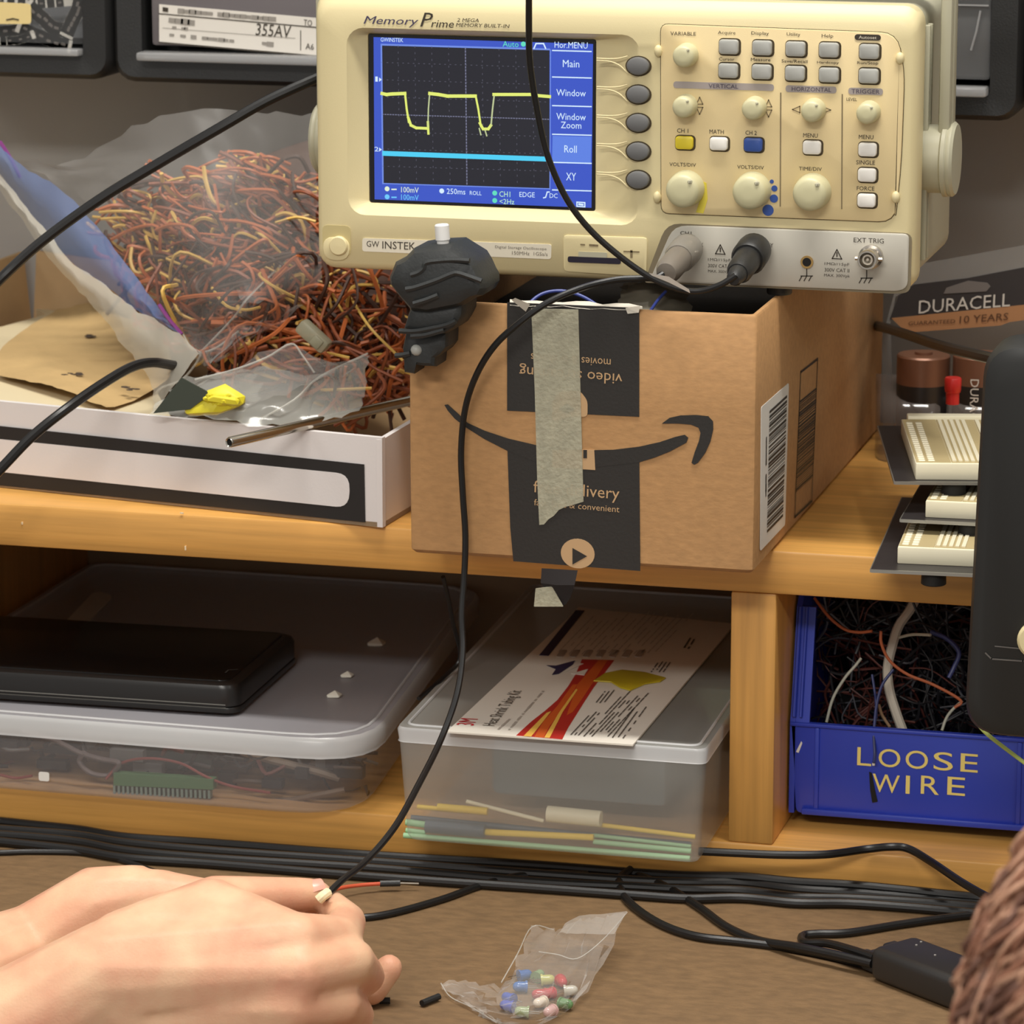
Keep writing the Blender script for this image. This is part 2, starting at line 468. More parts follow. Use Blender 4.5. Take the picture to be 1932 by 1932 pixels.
# name strip and USB bay
strip = mk('name_strip', B().prism(rquad([uy(684, 449, 0), uy(1041, 461, 0), uy(1040, 489, 0), uy(684, 474, 0)], .0012, 3), 0, .0004, F0), m_strip, scope)
t = B()
def pt(b, s, px, py, wpx, hpx=None, mi=0, bold=0.0, shear=0, up=.0005, Y=0, F=None):
    return b.text(s, F or F0, uy(px, py, Y), wpx / 3.86e3, (hpx / 3.86e3) if hpx else None, 0, mi, bold, shear, up)
pt(t, 'GW', 704, 460, 26, 12, bold=.006); pt(t, 'INSTEK', 753, 463, 68, 15, bold=.006)
pt(t, 'GDS-1152A', 851, 466, 100, 12, 1, bold=.006)
pt(t, 'Digital Storage Oscilloscope', 983, 468, 104, 7, 1); pt(t, '150MHz  1GSa/s', 1000, 478, 72, 7, 1)
mk('strip_lettering', t, [m_print, mat('strip_grey_print', (120, 112, 100), .6)], strip)
usb = mk('usb_bay', B().prism(rquad([uy(1063, 443, 0), uy(1222, 448, 0), uy(1220, 522, 0), uy(1064, 512, 0)], .002, 3), 0, .0006, F0, bev=.0004), m_cream, scope)
u = B().prism(rquad([uy(1092, 474, 0), uy(1146, 476, 0), uy(1146, 486, 0), uy(1092, 484, 0)], .0005, 3), .0006, .0009, F0)
mk('usb_slot_lip', u, m_greyc, usb)
mk('usb_slot', B().prism(rquad([uy(1072, 483, 0), uy(1172, 487, 0), uy(1172, 498, 0), uy(1072, 494, 0)], .001, 3), .0006, .0010, F0), mat('dark_blue_slot', (34, 30, 46), .4), usb)
u = B()
smudge(u, F0, uy(1096, 461, 0), uy(1130, 463, 0), .0012, 4, random.Random(2), 0, .0008)
u.line([uy(1178, 474, 0), uy(1206, 475, 0)], .0007, F0, up=.0008); u.line([uy(1192, 473, 0), uy(1192, 484, 0)], .0012, F0, up=.0008)
mk('usb_mark', u, m_printg, usb)
# maker's slogan above the screen
t = B()
pt(t, 'Memory', 738, 41, 112, 20, 0, bold=.006, shear=.3, up=.0003)
pt(t, 'P', 805, 37, 26, 27, 1, bold=.01, shear=.3, up=.0003)
pt(t, 'rime', 835, 45, 46, 14, 1, bold=.006, shear=.25, up=.0003)
pt(t, '2 MEGA', 883, 38, 44, 7, 1, bold=.01, shear=.2, up=.0003); pt(t, 'MEMORY BUILT-IN', 911, 48, 108, 7, 1, bold=.01, shear=.2, up=.0003)
mk('slogan', t, [mat('indigo_print', (70, 62, 92), .6), m_print], bezel)
# lettering of the keypad
t = B(); U = KP + .0002
for s, px, py, wd, h in (('VARIABLE', 1290, 63, 50, 7), ('Acquire', 1372, 62, 34, 8), ('Display', 1435, 63, 34, 8), ('Utility', 1498, 65, 26, 8), ('Help', 1562, 68, 22, 8),
                         ('Cursor', 1372, 111, 30, 6), ('Measure', 1436, 112, 38, 6), ('Save/Recall', 1500, 115, 50, 6), ('Hardcopy', 1563, 118, 42, 6), ('Run/Stop', 1638, 119, 40, 7),
                         ('CH 1', 1289, 246, 22, 8), ('MATH', 1353, 248, 28, 8), ('CH 2', 1418, 250, 22, 8), ('MENU', 1530, 255, 28, 8), ('MENU', 1635, 258, 28, 8), ('SINGLE', 1634, 306, 36, 8), ('FORCE', 1634, 355, 34, 8),
                         ('VOLTS/DIV', 1289, 310, 52, 7), ('VOLTS/DIV', 1417, 315, 52, 7), ('TIME/DIV', 1530, 318, 44, 7), ('LEVEL', 1608, 187, 20, 6)):
    pt(t, s, px, py, wd, h, 0, bold=.004, up=U)
for px, py, up_ in ((1321, 190, 1), (1321, 208, -1), (1451, 195, 1), (1451, 213, -1)):
    t.line([uy(px - 6, py + 6 * up_, 0), uy(px + 6, py + 6 * up_, 0), uy(px, py - 7 * up_, 0)], .0005, F0, 1, U, True)
for px, py, d in ((1503, 206, -1), (1561, 207, 1)):
    t.line([uy(px - 7 * d, py - 6, 0), uy(px - 7 * d, py + 6, 0), uy(px + 7 * d, py, 0)], .0005, F0, 1, U, True)
for px, y0, y1 in ((1474, 175, 388), (1590, 178, 393)):
    t.line([uy(px, y0, 0), uy(px - 1, y1, 0)], .0006, F0, 1, U)
mk('keypad_lettering', t, [m_print, m_printg], kp)
t = B()
for px, py, wd in ((1366, 162, 196), (1531, 168, 98), (1634, 172, 66)):
    c = uy(px, py, 0); t.prism(rrect(c[0], c[1], wd / 3.86e3, 13 / 3.86e3, .0012, 3), KP, KP + .0002, F0)
mk('section_bar', t, m_lilac, kp)
t = B()
for s, px, py, wd in (('VERTICAL', 1366, 162, 58), ('HORIZONTAL', 1532, 168, 76), ('TRIGGER', 1634, 172, 54)): pt(t, s, px, py, wd, 8, bold=.004, up=KP + .0004)
mk('section_lettering', t, mat('violet_print', (84, 74, 92), .6), kp)
c = uy(1638, 70, 0)
ap = mk('autoset_pill', B().prism(rrect(c[0], c[1], 50 / 3.86e3, 11 / 3.86e3, .0014, 4), KP, KP + .0003, F0), m_print, kp)
mk('pill_lettering', pt(B(), 'Autoset', 1638, 70, 34, 6, bold=.01, up=KP + .0005), m_strip, ap)
t = B()
for px, py, r in ((1457, 342, 4), (1462, 355, 6), (1461, 374, 8), (1450, 396, 11)):
    c = uy(px, py, 0); t.prism([(c[0] + r / 3.86e3 * math.cos(2 * math.pi * k / 16), c[1] + r / 3.86e3 * math.sin(2 * math.pi * k / 16)) for k in range(16)], KP, KP + .0002, F0)
mk('blue_dot', t, m_blue, kp)
t = B().prism([uy(1324, 340, 0), uy(1334, 345, 0), uy(1336, 375, 0), uy(1328, 402, 0), uy(1314, 400, 0), uy(1322, 375, 0)], KP, KP + .0002, F0)
mk('yellow_wedge', t, mat('yellow_print', (222, 204, 70), .6), kp)

# input panel
ip = [uy(1272, 424, 0), uy(1716, 441, 0), uy(1713, 545, 0), uy(1690, 549, 0), uy(1225, 531, 0)]
mk('panel_shadow_gap', B().prism(rquad([uy(1258, 421, 0), uy(1721, 440, 0), uy(1718, 552, 0), uy(1690, 554, 0), uy(1215, 533, 0)], [.007, .004, .004, .002, .002], 5), 0, .0003, F0), mat('panel_groove', (128, 116, 92), .6), scope)
panel = mk('input_panel', B().prism(rquad(ip, [.007, .003, .004, .002, .002], 5), .0001, .0012, F0, bev=.0006), m_silver, scope)
t = B(); U = .0014
for s, px, py, wd, h in (('CH1', 1295, 439, 22, 7), ('CH2', 1425, 444, 22, 7), ('EXT TRIG', 1640, 453, 58, 9), ('X', 1325, 461, 6, 8), ('Y', 1457, 462, 6, 8),
                         ('1MΩ//15pF', 1358, 490, 44, 7), ('300V CAT II', 1358, 501, 44, 7), ('MAX. 300Vpk', 1358, 512, 44, 7),
                         ('1MΩ//15pF', 1580, 498, 48, 7), ('300V CAT II', 1580, 509, 48, 7), ('MAX. 300Vpk', 1580, 520, 50, 7)):
    pt(t, s, px, py, wd, h, bold=.004, up=U)
for px, py in ((1360, 470), (1580, 479)):
    t.line([uy(px - 9, py + 8, 0), uy(px + 9, py + 9, 0), uy(px, py - 9, 0)], .0005, F0, 0, U, True)
    t.line([uy(px, py - 3, 0), uy(px, py + 4, 0)], .0006, F0, 0, U)
for px, py in ((1523, 512), (1636, 516)):
    t.line([uy(px, py - 8, 0), uy(px, py + 8, 0)], .0005, F0, 0, U)
    t.line([uy(px - 11, py + 8, 0), uy(px + 11, py + 8, 0)], .0005, F0, 0, U)
    for d in (-9, 0, 9): t.line([uy(px + d, py + 8, 0), uy(px + d - 5, py + 17, 0)], .0005, F0, 0, U)
mk('panel_lettering', t, m_print, panel)
c = PY(1523, 494, -.001)
M = frame((c.x, 0, c.z), (1, 0, 0), (0, 0, 1))
g = mk('ground_socket', B().lathe([(.0032, .001), (.0032, .0022), (.0022, .0022), (.0022, .0012)], 20, M), mat('brass_ring', (196, 160, 100), .3, metal=.8), panel)
mk('socket_hole', B().lathe([(.0022, .0012), (.0022, .00225), (.0001, .00225)], 20, M), m_hole, g)
def bnc(px, py):
    c = PY(px, py, -.012)
    M = frame((c.x, 0, c.z), (1, 0, 0), (0, 0, 1))
    o = mk('bnc_socket', B().lathe([(.0060, .001), (.0060, .004), (.0049, .0045), (.0049, .0135), (.0046, .0140), (.0038, .0140), (.0036, .0080)], 28, M), m_metal, panel)
    i = B().lathe([(.0036, .0080), (.0036, .0085), (.0026, .0085), (.0026, .0125), (.0018, .0125), (.0018, .009), (.0001, .009)], 24, M)
    i.lathe([(.0007, .009), (.0007, .0122), (.0001, .0124)], 10, M)
    mk('bnc_contact', i, mat('pale_insulator', (205, 196, 180), .4), o)
    l = B()
    for s in (1, -1): l.lathe([(.0011, .0042), (.0011, .0068), (.0001, .0068)], 10, frame((c.x, -.0085, c.z), (0, 1, 0), (0, 0, s)))
    mk('bayonet_lug', l, m_metal, o)
bnc(1637, 490); bnc(1291, 486 - 10); bnc(1416, 480 - 6)

# screen
def emi(name, c, e=1.0): return mat(name, c, 0.3, emit=e)
SY = .0079; FS = FY(SY)
def q(px, py): return uy(px, py, SY)
scr = mk('screen', B().prism([(sx0, sz0), (sx1, sz0), (sx1, sz1), (sx0, sz1)], -.001, 0, FS), mat('screen_black_border', (14, 12, 22), .25), scope)
def bar(x0, y0, x1, y1, wpx): return [q(x0, y0 - wpx / 2), q(x1, y1 - wpx / 2), q(x1, y1 + wpx / 2), q(x0, y0 + wpx / 2)]
mk('screen_background', B().prism([q(705, 70), q(1119, 83), q(1116, 392), q(707, 376)], 0, .0002, FS), emi('screen_blue', (56, 84, 196)), scr)
mk('screen_plot', B().prism([q(720, 85), q(1037, 94), q(1037, 355), q(724, 345)], .0002, .0004, FS), emi('screen_dark', (30, 30, 40)), scr)
t = B()
t.line([q(720, 84), q(1037, 93)], .0009, FS, up=.0005); t.line([q(720, 84), q(723, 346)], .0008, FS, up=.0005)
t.line([q(1039, 94), q(1038, 357)], .0005, FS, up=.0005); t.line([q(723, 346), q(1037, 356)], .0005, FS, up=.0005)
mk('plot_frame', t, emi('screen_pale_blue', (112, 140, 226)), scr)
t = B()
def gp(u_, v_): return q(720 + 317 * u_ + 3 * v_, 85 + 261 * v_ + 9.5 * u_)
for i in range(1, 10):
    for k in range(44):
        if k % 2 == 0 or i == 5: t.line([gp(i / 10, k / 44), gp(i / 10, (k + .45) / 44)], .0006 if i == 5 else .00035, FS, 0 if i != 5 else 1, .0005)
for j in range(1, 8):
    for k in range(64):
        if k % 2 == 0 or j == 4: t.line([gp(k / 64, j / 8), gp((k + .45) / 64, j / 8)], .0005 if j == 4 else .00035, FS, 0 if j != 4 else 1, .0005)
mk('grid_dots', t, [emi('grid_grey', (78, 78, 92)), emi('grid_axis', (112, 114, 140))], scr)
t = B()
def tr(pts, wd, mi=0): t.line([q(x, y) for x, y in pts], wd, FS, mi, .0007)
tr([(721, 176), (730, 178), (740, 177), (765, 176)], .0017)
tr([(765, 177), (768, 205), (772, 230)], .0011); tr([(771, 222), (776, 236), (786, 241), (808, 242)], .0014)
tr([(808, 230), (809, 252)], .0012); tr([(808, 240), (809, 205), (811, 180)], .0007, 1)
tr([(811, 176), (828, 178), (845, 181), (898, 181)], .0017)
tr([(898, 180), (903, 205), (908, 238)], .0010); tr([(906, 232), (912, 243), (922, 243), (927, 236)], .0014)
tr([(905, 242), (908, 254)], .0007, 1); tr([(916, 246), (919, 256)], .0007, 1)
tr([(927, 238), (930, 205), (933, 180)], .0008, 1); tr([(932, 178), (1002, 178)], .0016); tr([(1014, 180), (1038, 182)], .0016)
mk('channel_trace', t, [emi('trace_yellow', (226, 236, 116)), emi('trace_faint', (190, 200, 150))], scr)
mk('flat_trace', B().prism(bar(722, 289, 1034, 300, 9), .0004, .0007, FS), emi('trace_cyan', (76, 206, 244)), scr)
mk('menu_highlight', B().prism([q(1043, 256), q(1116, 258), q(1115, 308), q(1042, 306)], .0002, .0004, FS), emi('menu_light_blue', (92, 128, 226)), scr)
t = B()
def st(s, px, py, wd, h, mi=0, bold=.004): t.text(s, FS, q(px, py), wd / 3.86e3, h / 3.86e3, 0, mi, bold, 0, .0006)
for s, px, py, wd, h in (('GWINSTEK', 740, 75, 46, 8), ('Hor.MENU', 1078, 85, 66, 12), ('Main', 1078, 120, 33, 14), ('Window', 1078, 175, 59, 13), ('Window', 1078, 220, 59, 13), ('Zoom', 1078, 236, 41, 13),
                         ('Roll', 1077, 281, 25, 14), ('XY', 1078, 333, 20, 15), ('EDGE', 995, 367, 31, 10), ('DC', 1045, 369, 16, 9), ('1', 711, 149, 5, 10), ('2', 711, 281, 8, 9)):
    st(s, px, py, wd, h)
st('250ms', 861, 361, 38, 11); st('ROLL', 898, 364, 24, 8); st('CH1', 953, 366, 22, 11, 1); st('<2Hz', 957, 380, 30, 10, 1)
st('100mV', 774, 358, 36, 11, 2); st('100mV', 774, 372, 36, 11, 3); st('Auto', 964, 83, 32, 11, 4)
for px, py, mi in ((731, 356, 2), (731, 371, 3), (834, 360, 0), (934, 364, 4), (934, 378, 4), (988, 83, 4)):
    c = q(px, py); t.add([(c[0] + .0013 * math.cos(k * .5236), c[1] + .0013 * math.sin(k * .5236), .0006) for k in range(12)], [list(range(12))], FS, mi)
for px, py, mi in ((744, 357, 2), (744, 372, 3)): t.line([q(px - 4, py), q(px + 4, py)], .0007, FS, mi, .0006)
for y in (97, 147, 201, 255, 308, 360): t.line([q(1043, y - 2), q(1116, y)], .0006, FS, 0, .0006)
t.line([q(1008, 91), q(1012, 82), q(1026, 82), q(1030, 91)], .0007, FS, 0, .0006)
t.line([q(1026, 373), q(1030, 372), q(1033, 362), q(1037, 362)], .0006, FS, 0, .0006)
for y in (150, 282): t.add([tuple(q(716, y - 4)) + (.0006,), tuple(q(721, y)) + (.0006,), tuple(q(716, y + 4)) + (.0006,)], [[0, 1, 2]], FS, 0)
t.line([q(1089, 381), q(1104, 382), q(1104, 390), q(1089, 389)], .0006, FS, 0, .0006, True); t.line([q(1093, 385), q(1100, 386)], .0010, FS, 0, .0006)
mk('screen_lettering', t, [emi('text_white', (214, 236, 255)), emi('text_green', (190, 236, 200)), emi('text_cream', (226, 240, 214)), emi('text_cyan', (110, 200, 250)), emi('text_teal', (96, 220, 190))], scr)

# ================================================================ CARDBOARD BOX UNDER THE OSCILLOSCOPE
m_ink = mat('black_tape_print', (44, 41, 38), 0.45, bump=0.1, bs=600)
m_mask = mat('masking_tape', (190, 186, 162), 0.6, var=0.12, vs=160, bump=0.4, bs=500, alpha=0.70)
m_dkin = mat('shaded_kraft', (120, 96, 66), 0.85)
m_label = mat('white_paper_label', (232, 230, 224), 0.6)
X0, X1, Yf, Yb = -.0872, .0895, -.0528, .322
bz, bt = SZ, 1.0588
box = thing('cardboard_box', 'open brown delivery box with black tape band and curved arrow, below the oscilloscope', 'box', ((X0 + X1) / 2, .13, SZ))
T = .0035
b = B()
def boxring(i, z, r=.0025, bul=0): return [(x, y, z) for x, y in rrect((X0 + X1) / 2, (Yf + Yb) / 2, X1 - X0 - 2 * i + bul, Yb - Yf - 2 * i + bul, max(r - i * .3, .0006), 3)]
b.loft([boxring(.002, bz), boxring(0, bz + .002), boxring(0, bz + .04, bul=.0006), boxring(0, bz + .08, bul=.0006), boxring(0, bt - .0012), boxring(.0008, bt), boxring(T - .0008, bt), boxring(T, bt - .001), boxring(T, bz + .004)])
mk('box_body', b, m_kraft, box, 40)
FB = FY(Yf - .0004)
def zb(x, y):  # photograph zoom pixels -> box front
    return uy(720 + x / 2.0553, 420 + y / 2.0553, Yf)
UB = .0003
band = B()
band.prism([zb(488, 308), zb(1000, 330), zb(1000, 752), zb(488, 728)], 0, UB, FB)
band.prism([zb(489, 878), zb(600, 868), zb(700, 882), zb(880, 884), zb(1000, 876), zb(1004, 1350), zb(512, 1312), zb(500, 1180)], 0, UB, FB)
bd = mk('tape_band', band, m_ink, box)
sm = B()
up_ = [(245, 706), (258, 704), (300, 742), (335, 776), (400, 806), (490, 836), (600, 862), (700, 876), (800, 882), (900, 880), (1000, 868), (1080, 850), (1140, 830), (1176, 822), (1190, 833)]
lo_ = [(1183, 852), (1120, 886), (1060, 910), (1000, 928), (800, 950), (600, 926), (490, 884), (400, 838), (330, 794), (286, 760), (258, 728)]
sm.prism([zb(*p) for p in up_ + lo_], 0, UB + .0001, FB)
sm.prism([zb(*p) for p in [(1088, 778), (1118, 756), (1160, 747), (1220, 745), (1268, 750), (1286, 770), (1287, 800), (1276, 848), (1256, 892), (1228, 930), (1213, 938), (1203, 930), (1215, 890), (1232, 845), (1238, 815), (1230, 794), (1200, 782), (1150, 778)]], 0, UB + .0001, FB)
mk('curved_arrow', sm, m_ink, box)
t = B()
c = zb(762, 1282); r = .0165 * .5
FBt = FY(Yf - .0004)
t.prism([(c[0] + .0087 * math.cos(2 * math.pi * k / 28), c[1] + .0076 * math.sin(2 * math.pi * k / 28)) for k in range(28)], 0, UB + .0002, FB)
t.prism(rquad([zb(664, 770), zb(664, 690), zb(690, 654), zb(770, 650), zb(800, 690), zb(800, 752), zb(730, 752)], .002, 4), 0, UB + .0002, FB)
t.prism([zb(664, 880), zb(826, 880), zb(830, 958), zb(664, 948)], 0, UB + .0002, FB)
def bt_(s, cx, cy, wd, h, rot=0, bold=.01):
    t.text(s, FB, zb(cx, cy), wd / 2.0553 / 3.975e3, h / 2.0553 / 3.975e3, rot, 0, bold, 0, UB + .0003)
bt_('video streaming', 735, 585, 428, 58, 178.5, .02); bt_('movies & tv shows', 735, 532, 332, 34, 178.5)
bt_('free delivery', 757, 1042, 360, 66, -1.5, .02); bt_('fast, free & convenient', 758, 1098, 358, 30, -1.5)
mk('tape_print', t, mat('kraft_print', (196, 160, 118), .65), bd)
t = B()
t.prism([zb(742, 1260), zb(798, 1292), zb(742, 1324)], 0, UB + .0004, FB)
t.prism([zb(690, 720), zb(720, 700), zb(750, 722), zb(720, 740)], 0, UB + .0004, FB)
t.prism([zb(784, 880), zb(798, 880), zb(798, 912), zb(784, 912)], 0, UB + .0004, FB)
mk('tape_icon', t, m_ink, bd)
mt = B()
edge = [(583, 332), (765, 336), (772, 600), (785, 1080), (740, 1094), (715, 1100), (690, 1112), (670, 1135), (650, 1148), (632, 1168), (614, 1170), (606, 1000), (596, 640)]
mt.prism([zb(*p) for p in edge], .0004, .0010, FB)
mk('masking_tape_strip', mt, m_mask, box)
# torn tape edge folded over the rim
tf = B()
rnd = random.Random(3)
top = [PY(962 + i * 25, 566 + i * .9 + rnd.uniform(-3, 3), Yf + .002) for i in range(11)]
bot = [PY(962 + i * 25, 574 + i * .9 + rnd.uniform(-1, 5), Yf - .0009) for i in range(11)]
tf.grid([bot, top]); tf.add([PY(965, 566, Yf - .001), PY(972, 562, Yf - .004), PY(1000, 574, Yf - .002), PY(992, 588, Yf - .003)], [[0, 1, 2, 3]])
tf.add([PY(1180, 581, Yf - .001), PY(1208, 577, Yf - .004), PY(1205, 590, Yf - .002), PY(1184, 592, Yf - .003)], [[0, 1, 2, 3]])
mk('torn_tape_edge', tf, mat('torn_white', (216, 208, 192), .6), box)
# tape hanging from the underside
ht = B()
Yh = Yf - .001
ht.grid([[PY(1022, 1072, Yh), PY(1056, 1074, Yh - .002), PY(1090, 1076, Yh)], [PY(1020, 1100, Yh - .002), PY(1050, 1104, Yh - .004), PY(1084, 1104, Yh - .003)], [PY(1040, 1128, Yh), PY(1058, 1132, Yh - .001), PY(1076, 1128, Yh)], [PY(1052, 1142, Yh), PY(1060, 1144, Yh - .001), PY(1068, 1140, Yh)]])
hp = mk('hanging_tape', ht, mat('grey_film_tape', (46, 42, 42), .8, spec=.2), box)
ht = B(); ht.prism([uy(1013, 1108, Yh), uy(1044, 1104, Yh), uy(1065, 1142, Yh), uy(1010, 1142, Yh)], .0022, .0028, FY(Yh))
mk('masking_tape_scrap', ht, m_mask, hp)
# right side: shipping label and printed bar block
FR = FX(X1 + .0004)
lb = mk('shipping_label', B().prism(rquad([ux(1434, 768, X1), ux(1486, 722, X1), ux(1479, 990, X1), ux(1432, 1040, X1)], .002, 3), 0, .0003, FR), m_label, box)
t = B(); rnd = random.Random(11)
def lerp2(q4, u_, v_):
    a = [q4[0][i] * (1 - u_) + q4[1][i] * u_ for i in (0, 1)]; d = [q4[3][i] * (1 - u_) + q4[2][i] * u_ for i in (0, 1)]
    return (a[0] * (1 - v_) + d[0] * v_, a[1] * (1 - v_) + d[1] * v_)
def bars(b_, q4, F, up, n, rnd):
    v_ = 0
    while v_ < .985:
        th = rnd.choice([.006, .01, .016, .022]); e = min(v_ + th, 1)
        b_.add([tuple(lerp2(q4, u_, vv)) + (up,) for u_, vv in ((0, v_), (1, v_), (1, e), (0, e))], [[0, 1, 2, 3]], F)
        v_ = e + rnd.choice([.006, .009, .014, .018])
bars(t, [ux(1449, 775, X1), ux(1482, 745, X1), ux(1474, 975, X1), ux(1444, 1006, X1)], FR, .0005, 0, rnd)
smudge(t, FR, ux(1442, 935, X1), ux(1443, 825, X1), .0028, 11, rnd, 0, .0005)
mk('barcode', t, m_ink, lb)
t = B()
qq = [ux(1509, 702, X1), ux(1541, 677, X1), ux(1530, 945, X1), ux(1498, 975, X1)]
t.line(qq, .0014, FR, up=.0002, closed=True)
bars(t, [lerp2(qq, 0, .2), lerp2(qq, 1, .2), lerp2(qq, 1, .84), lerp2(qq, 0, .84)], FR, .0002, 0, rnd)
mk('printed_bar_block', t, m_ink, box)

# what shows inside the open box
m_film = mat('clear_bag_film', (168, 164, 160), 0.34, spec=.45, alpha=0.25)
m_filmg = mat('hazy_bag_film', (176, 178, 172), 0.28, spec=.6, alpha=0.42)
solo('anti_static_bag', film([[PY(1160, 600, .0), PY(1225, 602, -.005), PY(1310, 604, .0)], [PY(1168, 560, .02), PY(1225, 556, .012), PY(1300, 566, .03)], [PY(1175, 536, .03), PY(1220, 530, .025), PY(1290, 540, .045)]], amp=.0012, seed=2),
     mat('grey_bag', (128, 122, 108), .35, alpha=.8), 'crumpled grey plastic bag poking up inside the open delivery box', 'bag')
dk = B(); dk.box((0.0, .13, .985), (.168, .36, .10), .004)  # solid dark block stands in for the box's dark inside
solo('dark_box_fill', dk, mat('dark_fill', (46, 42, 38), .9, bump=.3, bs=300), 'dark block filling the open delivery box behind its front flap', 'packing')
solo('blue_wire', cable([PY(985, 585, -.03), PY(1020, 556, -.02), PY(1060, 549, -.015), PY(1100, 560, -.015), PY(1140, 585, -.02)], .0009), mat('blue_wire_skin', (52, 66, 138), .4),
     'blue wire looping above the front edge of the open delivery box', 'wire')
solo('blue_wire', cable([PY(1225, 590, -.01), PY(1240, 568, .0), PY(1256, 550, .01)], .0008), MATS['blue_wire_skin'], 'short blue wire lying across the grey bag inside the delivery box', 'wire')

# ================================================================ WHITE CARTON ON THE SHELF
A = PZ(0, 920, SZ); Bc = PZ(722, 997, SZ)
d = (Bc - A); d.z = 0; d.normalize()
n_ = V((-d.y, d.x, 0))
FLc = A - d * .156; FRc = Bc; BRc = V((-.098, .285, SZ)); BLc = V((-.4504, .345, SZ))
CH = .048
m_cart = mat('white_card', (226, 220, 218), 0.6, bump=0.05, bs=700)
carton = thing('white_carton', 'long white open carton with black outlined band, left of the brown box', 'carton', ((FLc.x + FRc.x) / 2, .15, SZ))
def wall(name, p, q2, h0, h1, t_, m, lean=0.0, par=None):
    dd = (q2 - p).normalized(); nn = V((-dd.y, dd.x, 0))
    b = B()
    P = [p, q2, q2 + nn * t_, p + nn * t_]
    L = nn * -lean
    b.loft([[v + V((0, 0, .0005)) for v in P], [v + V((0, 0, h)) + L for v, h in zip(P, (h0, h1, h1, h0))]])
    return mk(name, b, m, par or carton, 30)
front = wall('front_wall', FLc, FRc, CH, CH, .0035, m_cart)
wall('side_wall', FRc, BRc, CH - .001, CH + .004, .003, m_cart)
zt = PY(95, 478, .345).z - SZ
wall('back_flap', BRc, BLc, zt * .75, zt, .003, m_kraftin, .01)
wall('side_flap', BLc, FLc, zt, zt * .8, .003, m_kraftin, .008)
mk('carton_floor', B().loft([[v + V((0, 0, .0004)) for v in (FLc, FRc, BRc, BLc)], [v + V((0, 0, .003)) for v in (FLc, FRc, BRc, BLc)]]), m_kraftin, carton)
FC = frame(FLc - n_ * .0003, d, (0, 0, 1))
def cf(px, py):
    rr = ray(px, py); o = FLc; k = (o - CAM).dot(n_) / rr.dot(n_); p = CAM + rr * k
    return ((p - FLc).dot(d), p.z - FLc.z)
t = B()
outer = [(-.02, .0395), cf(688, 876), cf(690, 985), (-.02, .0050)]
a0, a1 = cf(0, 805), cf(688, 876); b0, b1 = cf(0, 917), cf(690, 985)
o_ = [(a0[0] - .12, a0[1] + .0012), a1, b1, (b0[0] - .12, b0[1])]
i0, i1, j0, j1 = cf(20, 832), cf(661, 894), cf(20, 892), cf(660, 958)
inn = rquad([(i0[0] - .1, i0[1] + .0005), i1, j1, (j0[0] - .1, j0[1])], [.001, .008, .008, .001], 6)
t.prism(o_, 0, .0003, FC)
mk('black_band', t, mat('carton_black', (36, 33, 32), .5), front)
mk('blank_panel', B().prism(inn, 0, .0005, FC), m_cart, front)

# papers lying in the carton
ZP = SZ + .044
m_sheet = mat('cream_card', (216, 200, 164), 0.7)
def zc(x, y): return uz(x / 5.084, 440 + y / 5.084, ZP)    # zoom pixels of the carton's left end
fq = FLc + d * .010 + n_ * .008; bq = BLc + V((.016, -.016, 0))
sh = B().prism([tuple(fq)[:2], tuple(FLc + d * .262 + n_ * .008)[:2], zc(1500, 1500), zc(1080, 790), zc(760, 760), zc(330, 700), tuple(bq)[:2]], ZP - .040, ZP - .001, None)
solo('card_stack', sh, m_sheet, 'stack of cream card sheets filling the left of the white carton', 'card')
kp_ = thing('kraft_paper', 'crumpled kraft paper with dark scuffs lying on the cream card in the white carton', 'paper', PZ(150, 670, ZP))
rows = []
edgeL = [(-20, 1400), (-10, 1180), (230, 960), (560, 760)]
edgeR = [(1020, 1720), (1620, 1450), (1520, 1060), (1090, 770)]
rnd = random.Random(5)
for v_ in range(15):
    vv = v_ / 14; row = []
    l = smooth([V(p) for p in edgeL], 8); r_ = smooth([V(p) for p in edgeR], 8)
    pl_, pr = l[int(vv * (len(l) - 1))], r_[int(vv * (len(r_) - 1))]
    for u_ in range(21):
        uu = u_ / 20; x, y = pl_ * (1 - uu) + pr * uu
        p = PZ(x / 5.084, 440 + y / 5.084, ZP)
        p.z = ZP + .0018 + .007 * max(0, math.sin(uu * 3.14) * .3 + uu * .8 * math.sin(vv * 6.3 + uu * 4)) * (.3 + uu) + .0012 * math.sin(vv * 17 + uu * 9) * uu + rnd.uniform(0, .0008)
        row.append(p)
    rows.append(row)
mk('sheet', B().grid(rows), mat('kraft_paper_skin', (198, 166, 114), 0.75, var=.1, vs=30, bump=.3, bs=250), kp_, 60)
t = B()
for px, py, wd, hh in ((138, 706, 34, 6), (170, 634, 16, 6), (196, 609, 14, 5), (246, 733, 36, 9)):
    for k in range(12):
        c = PZ(px + rnd.uniform(-.5, .5) * wd, py + rnd.uniform(-.4, .4) * hh, ZP + .0065 if px > 200 else ZP + .0045); t.ball(c, rnd.uniform(.0006, .0012), sub=1, sc_=(2.2, 1.3, .4))
mk('dark_scuff', t, mat('dark_scuff_ink', (72, 58, 46), .8), kp_)

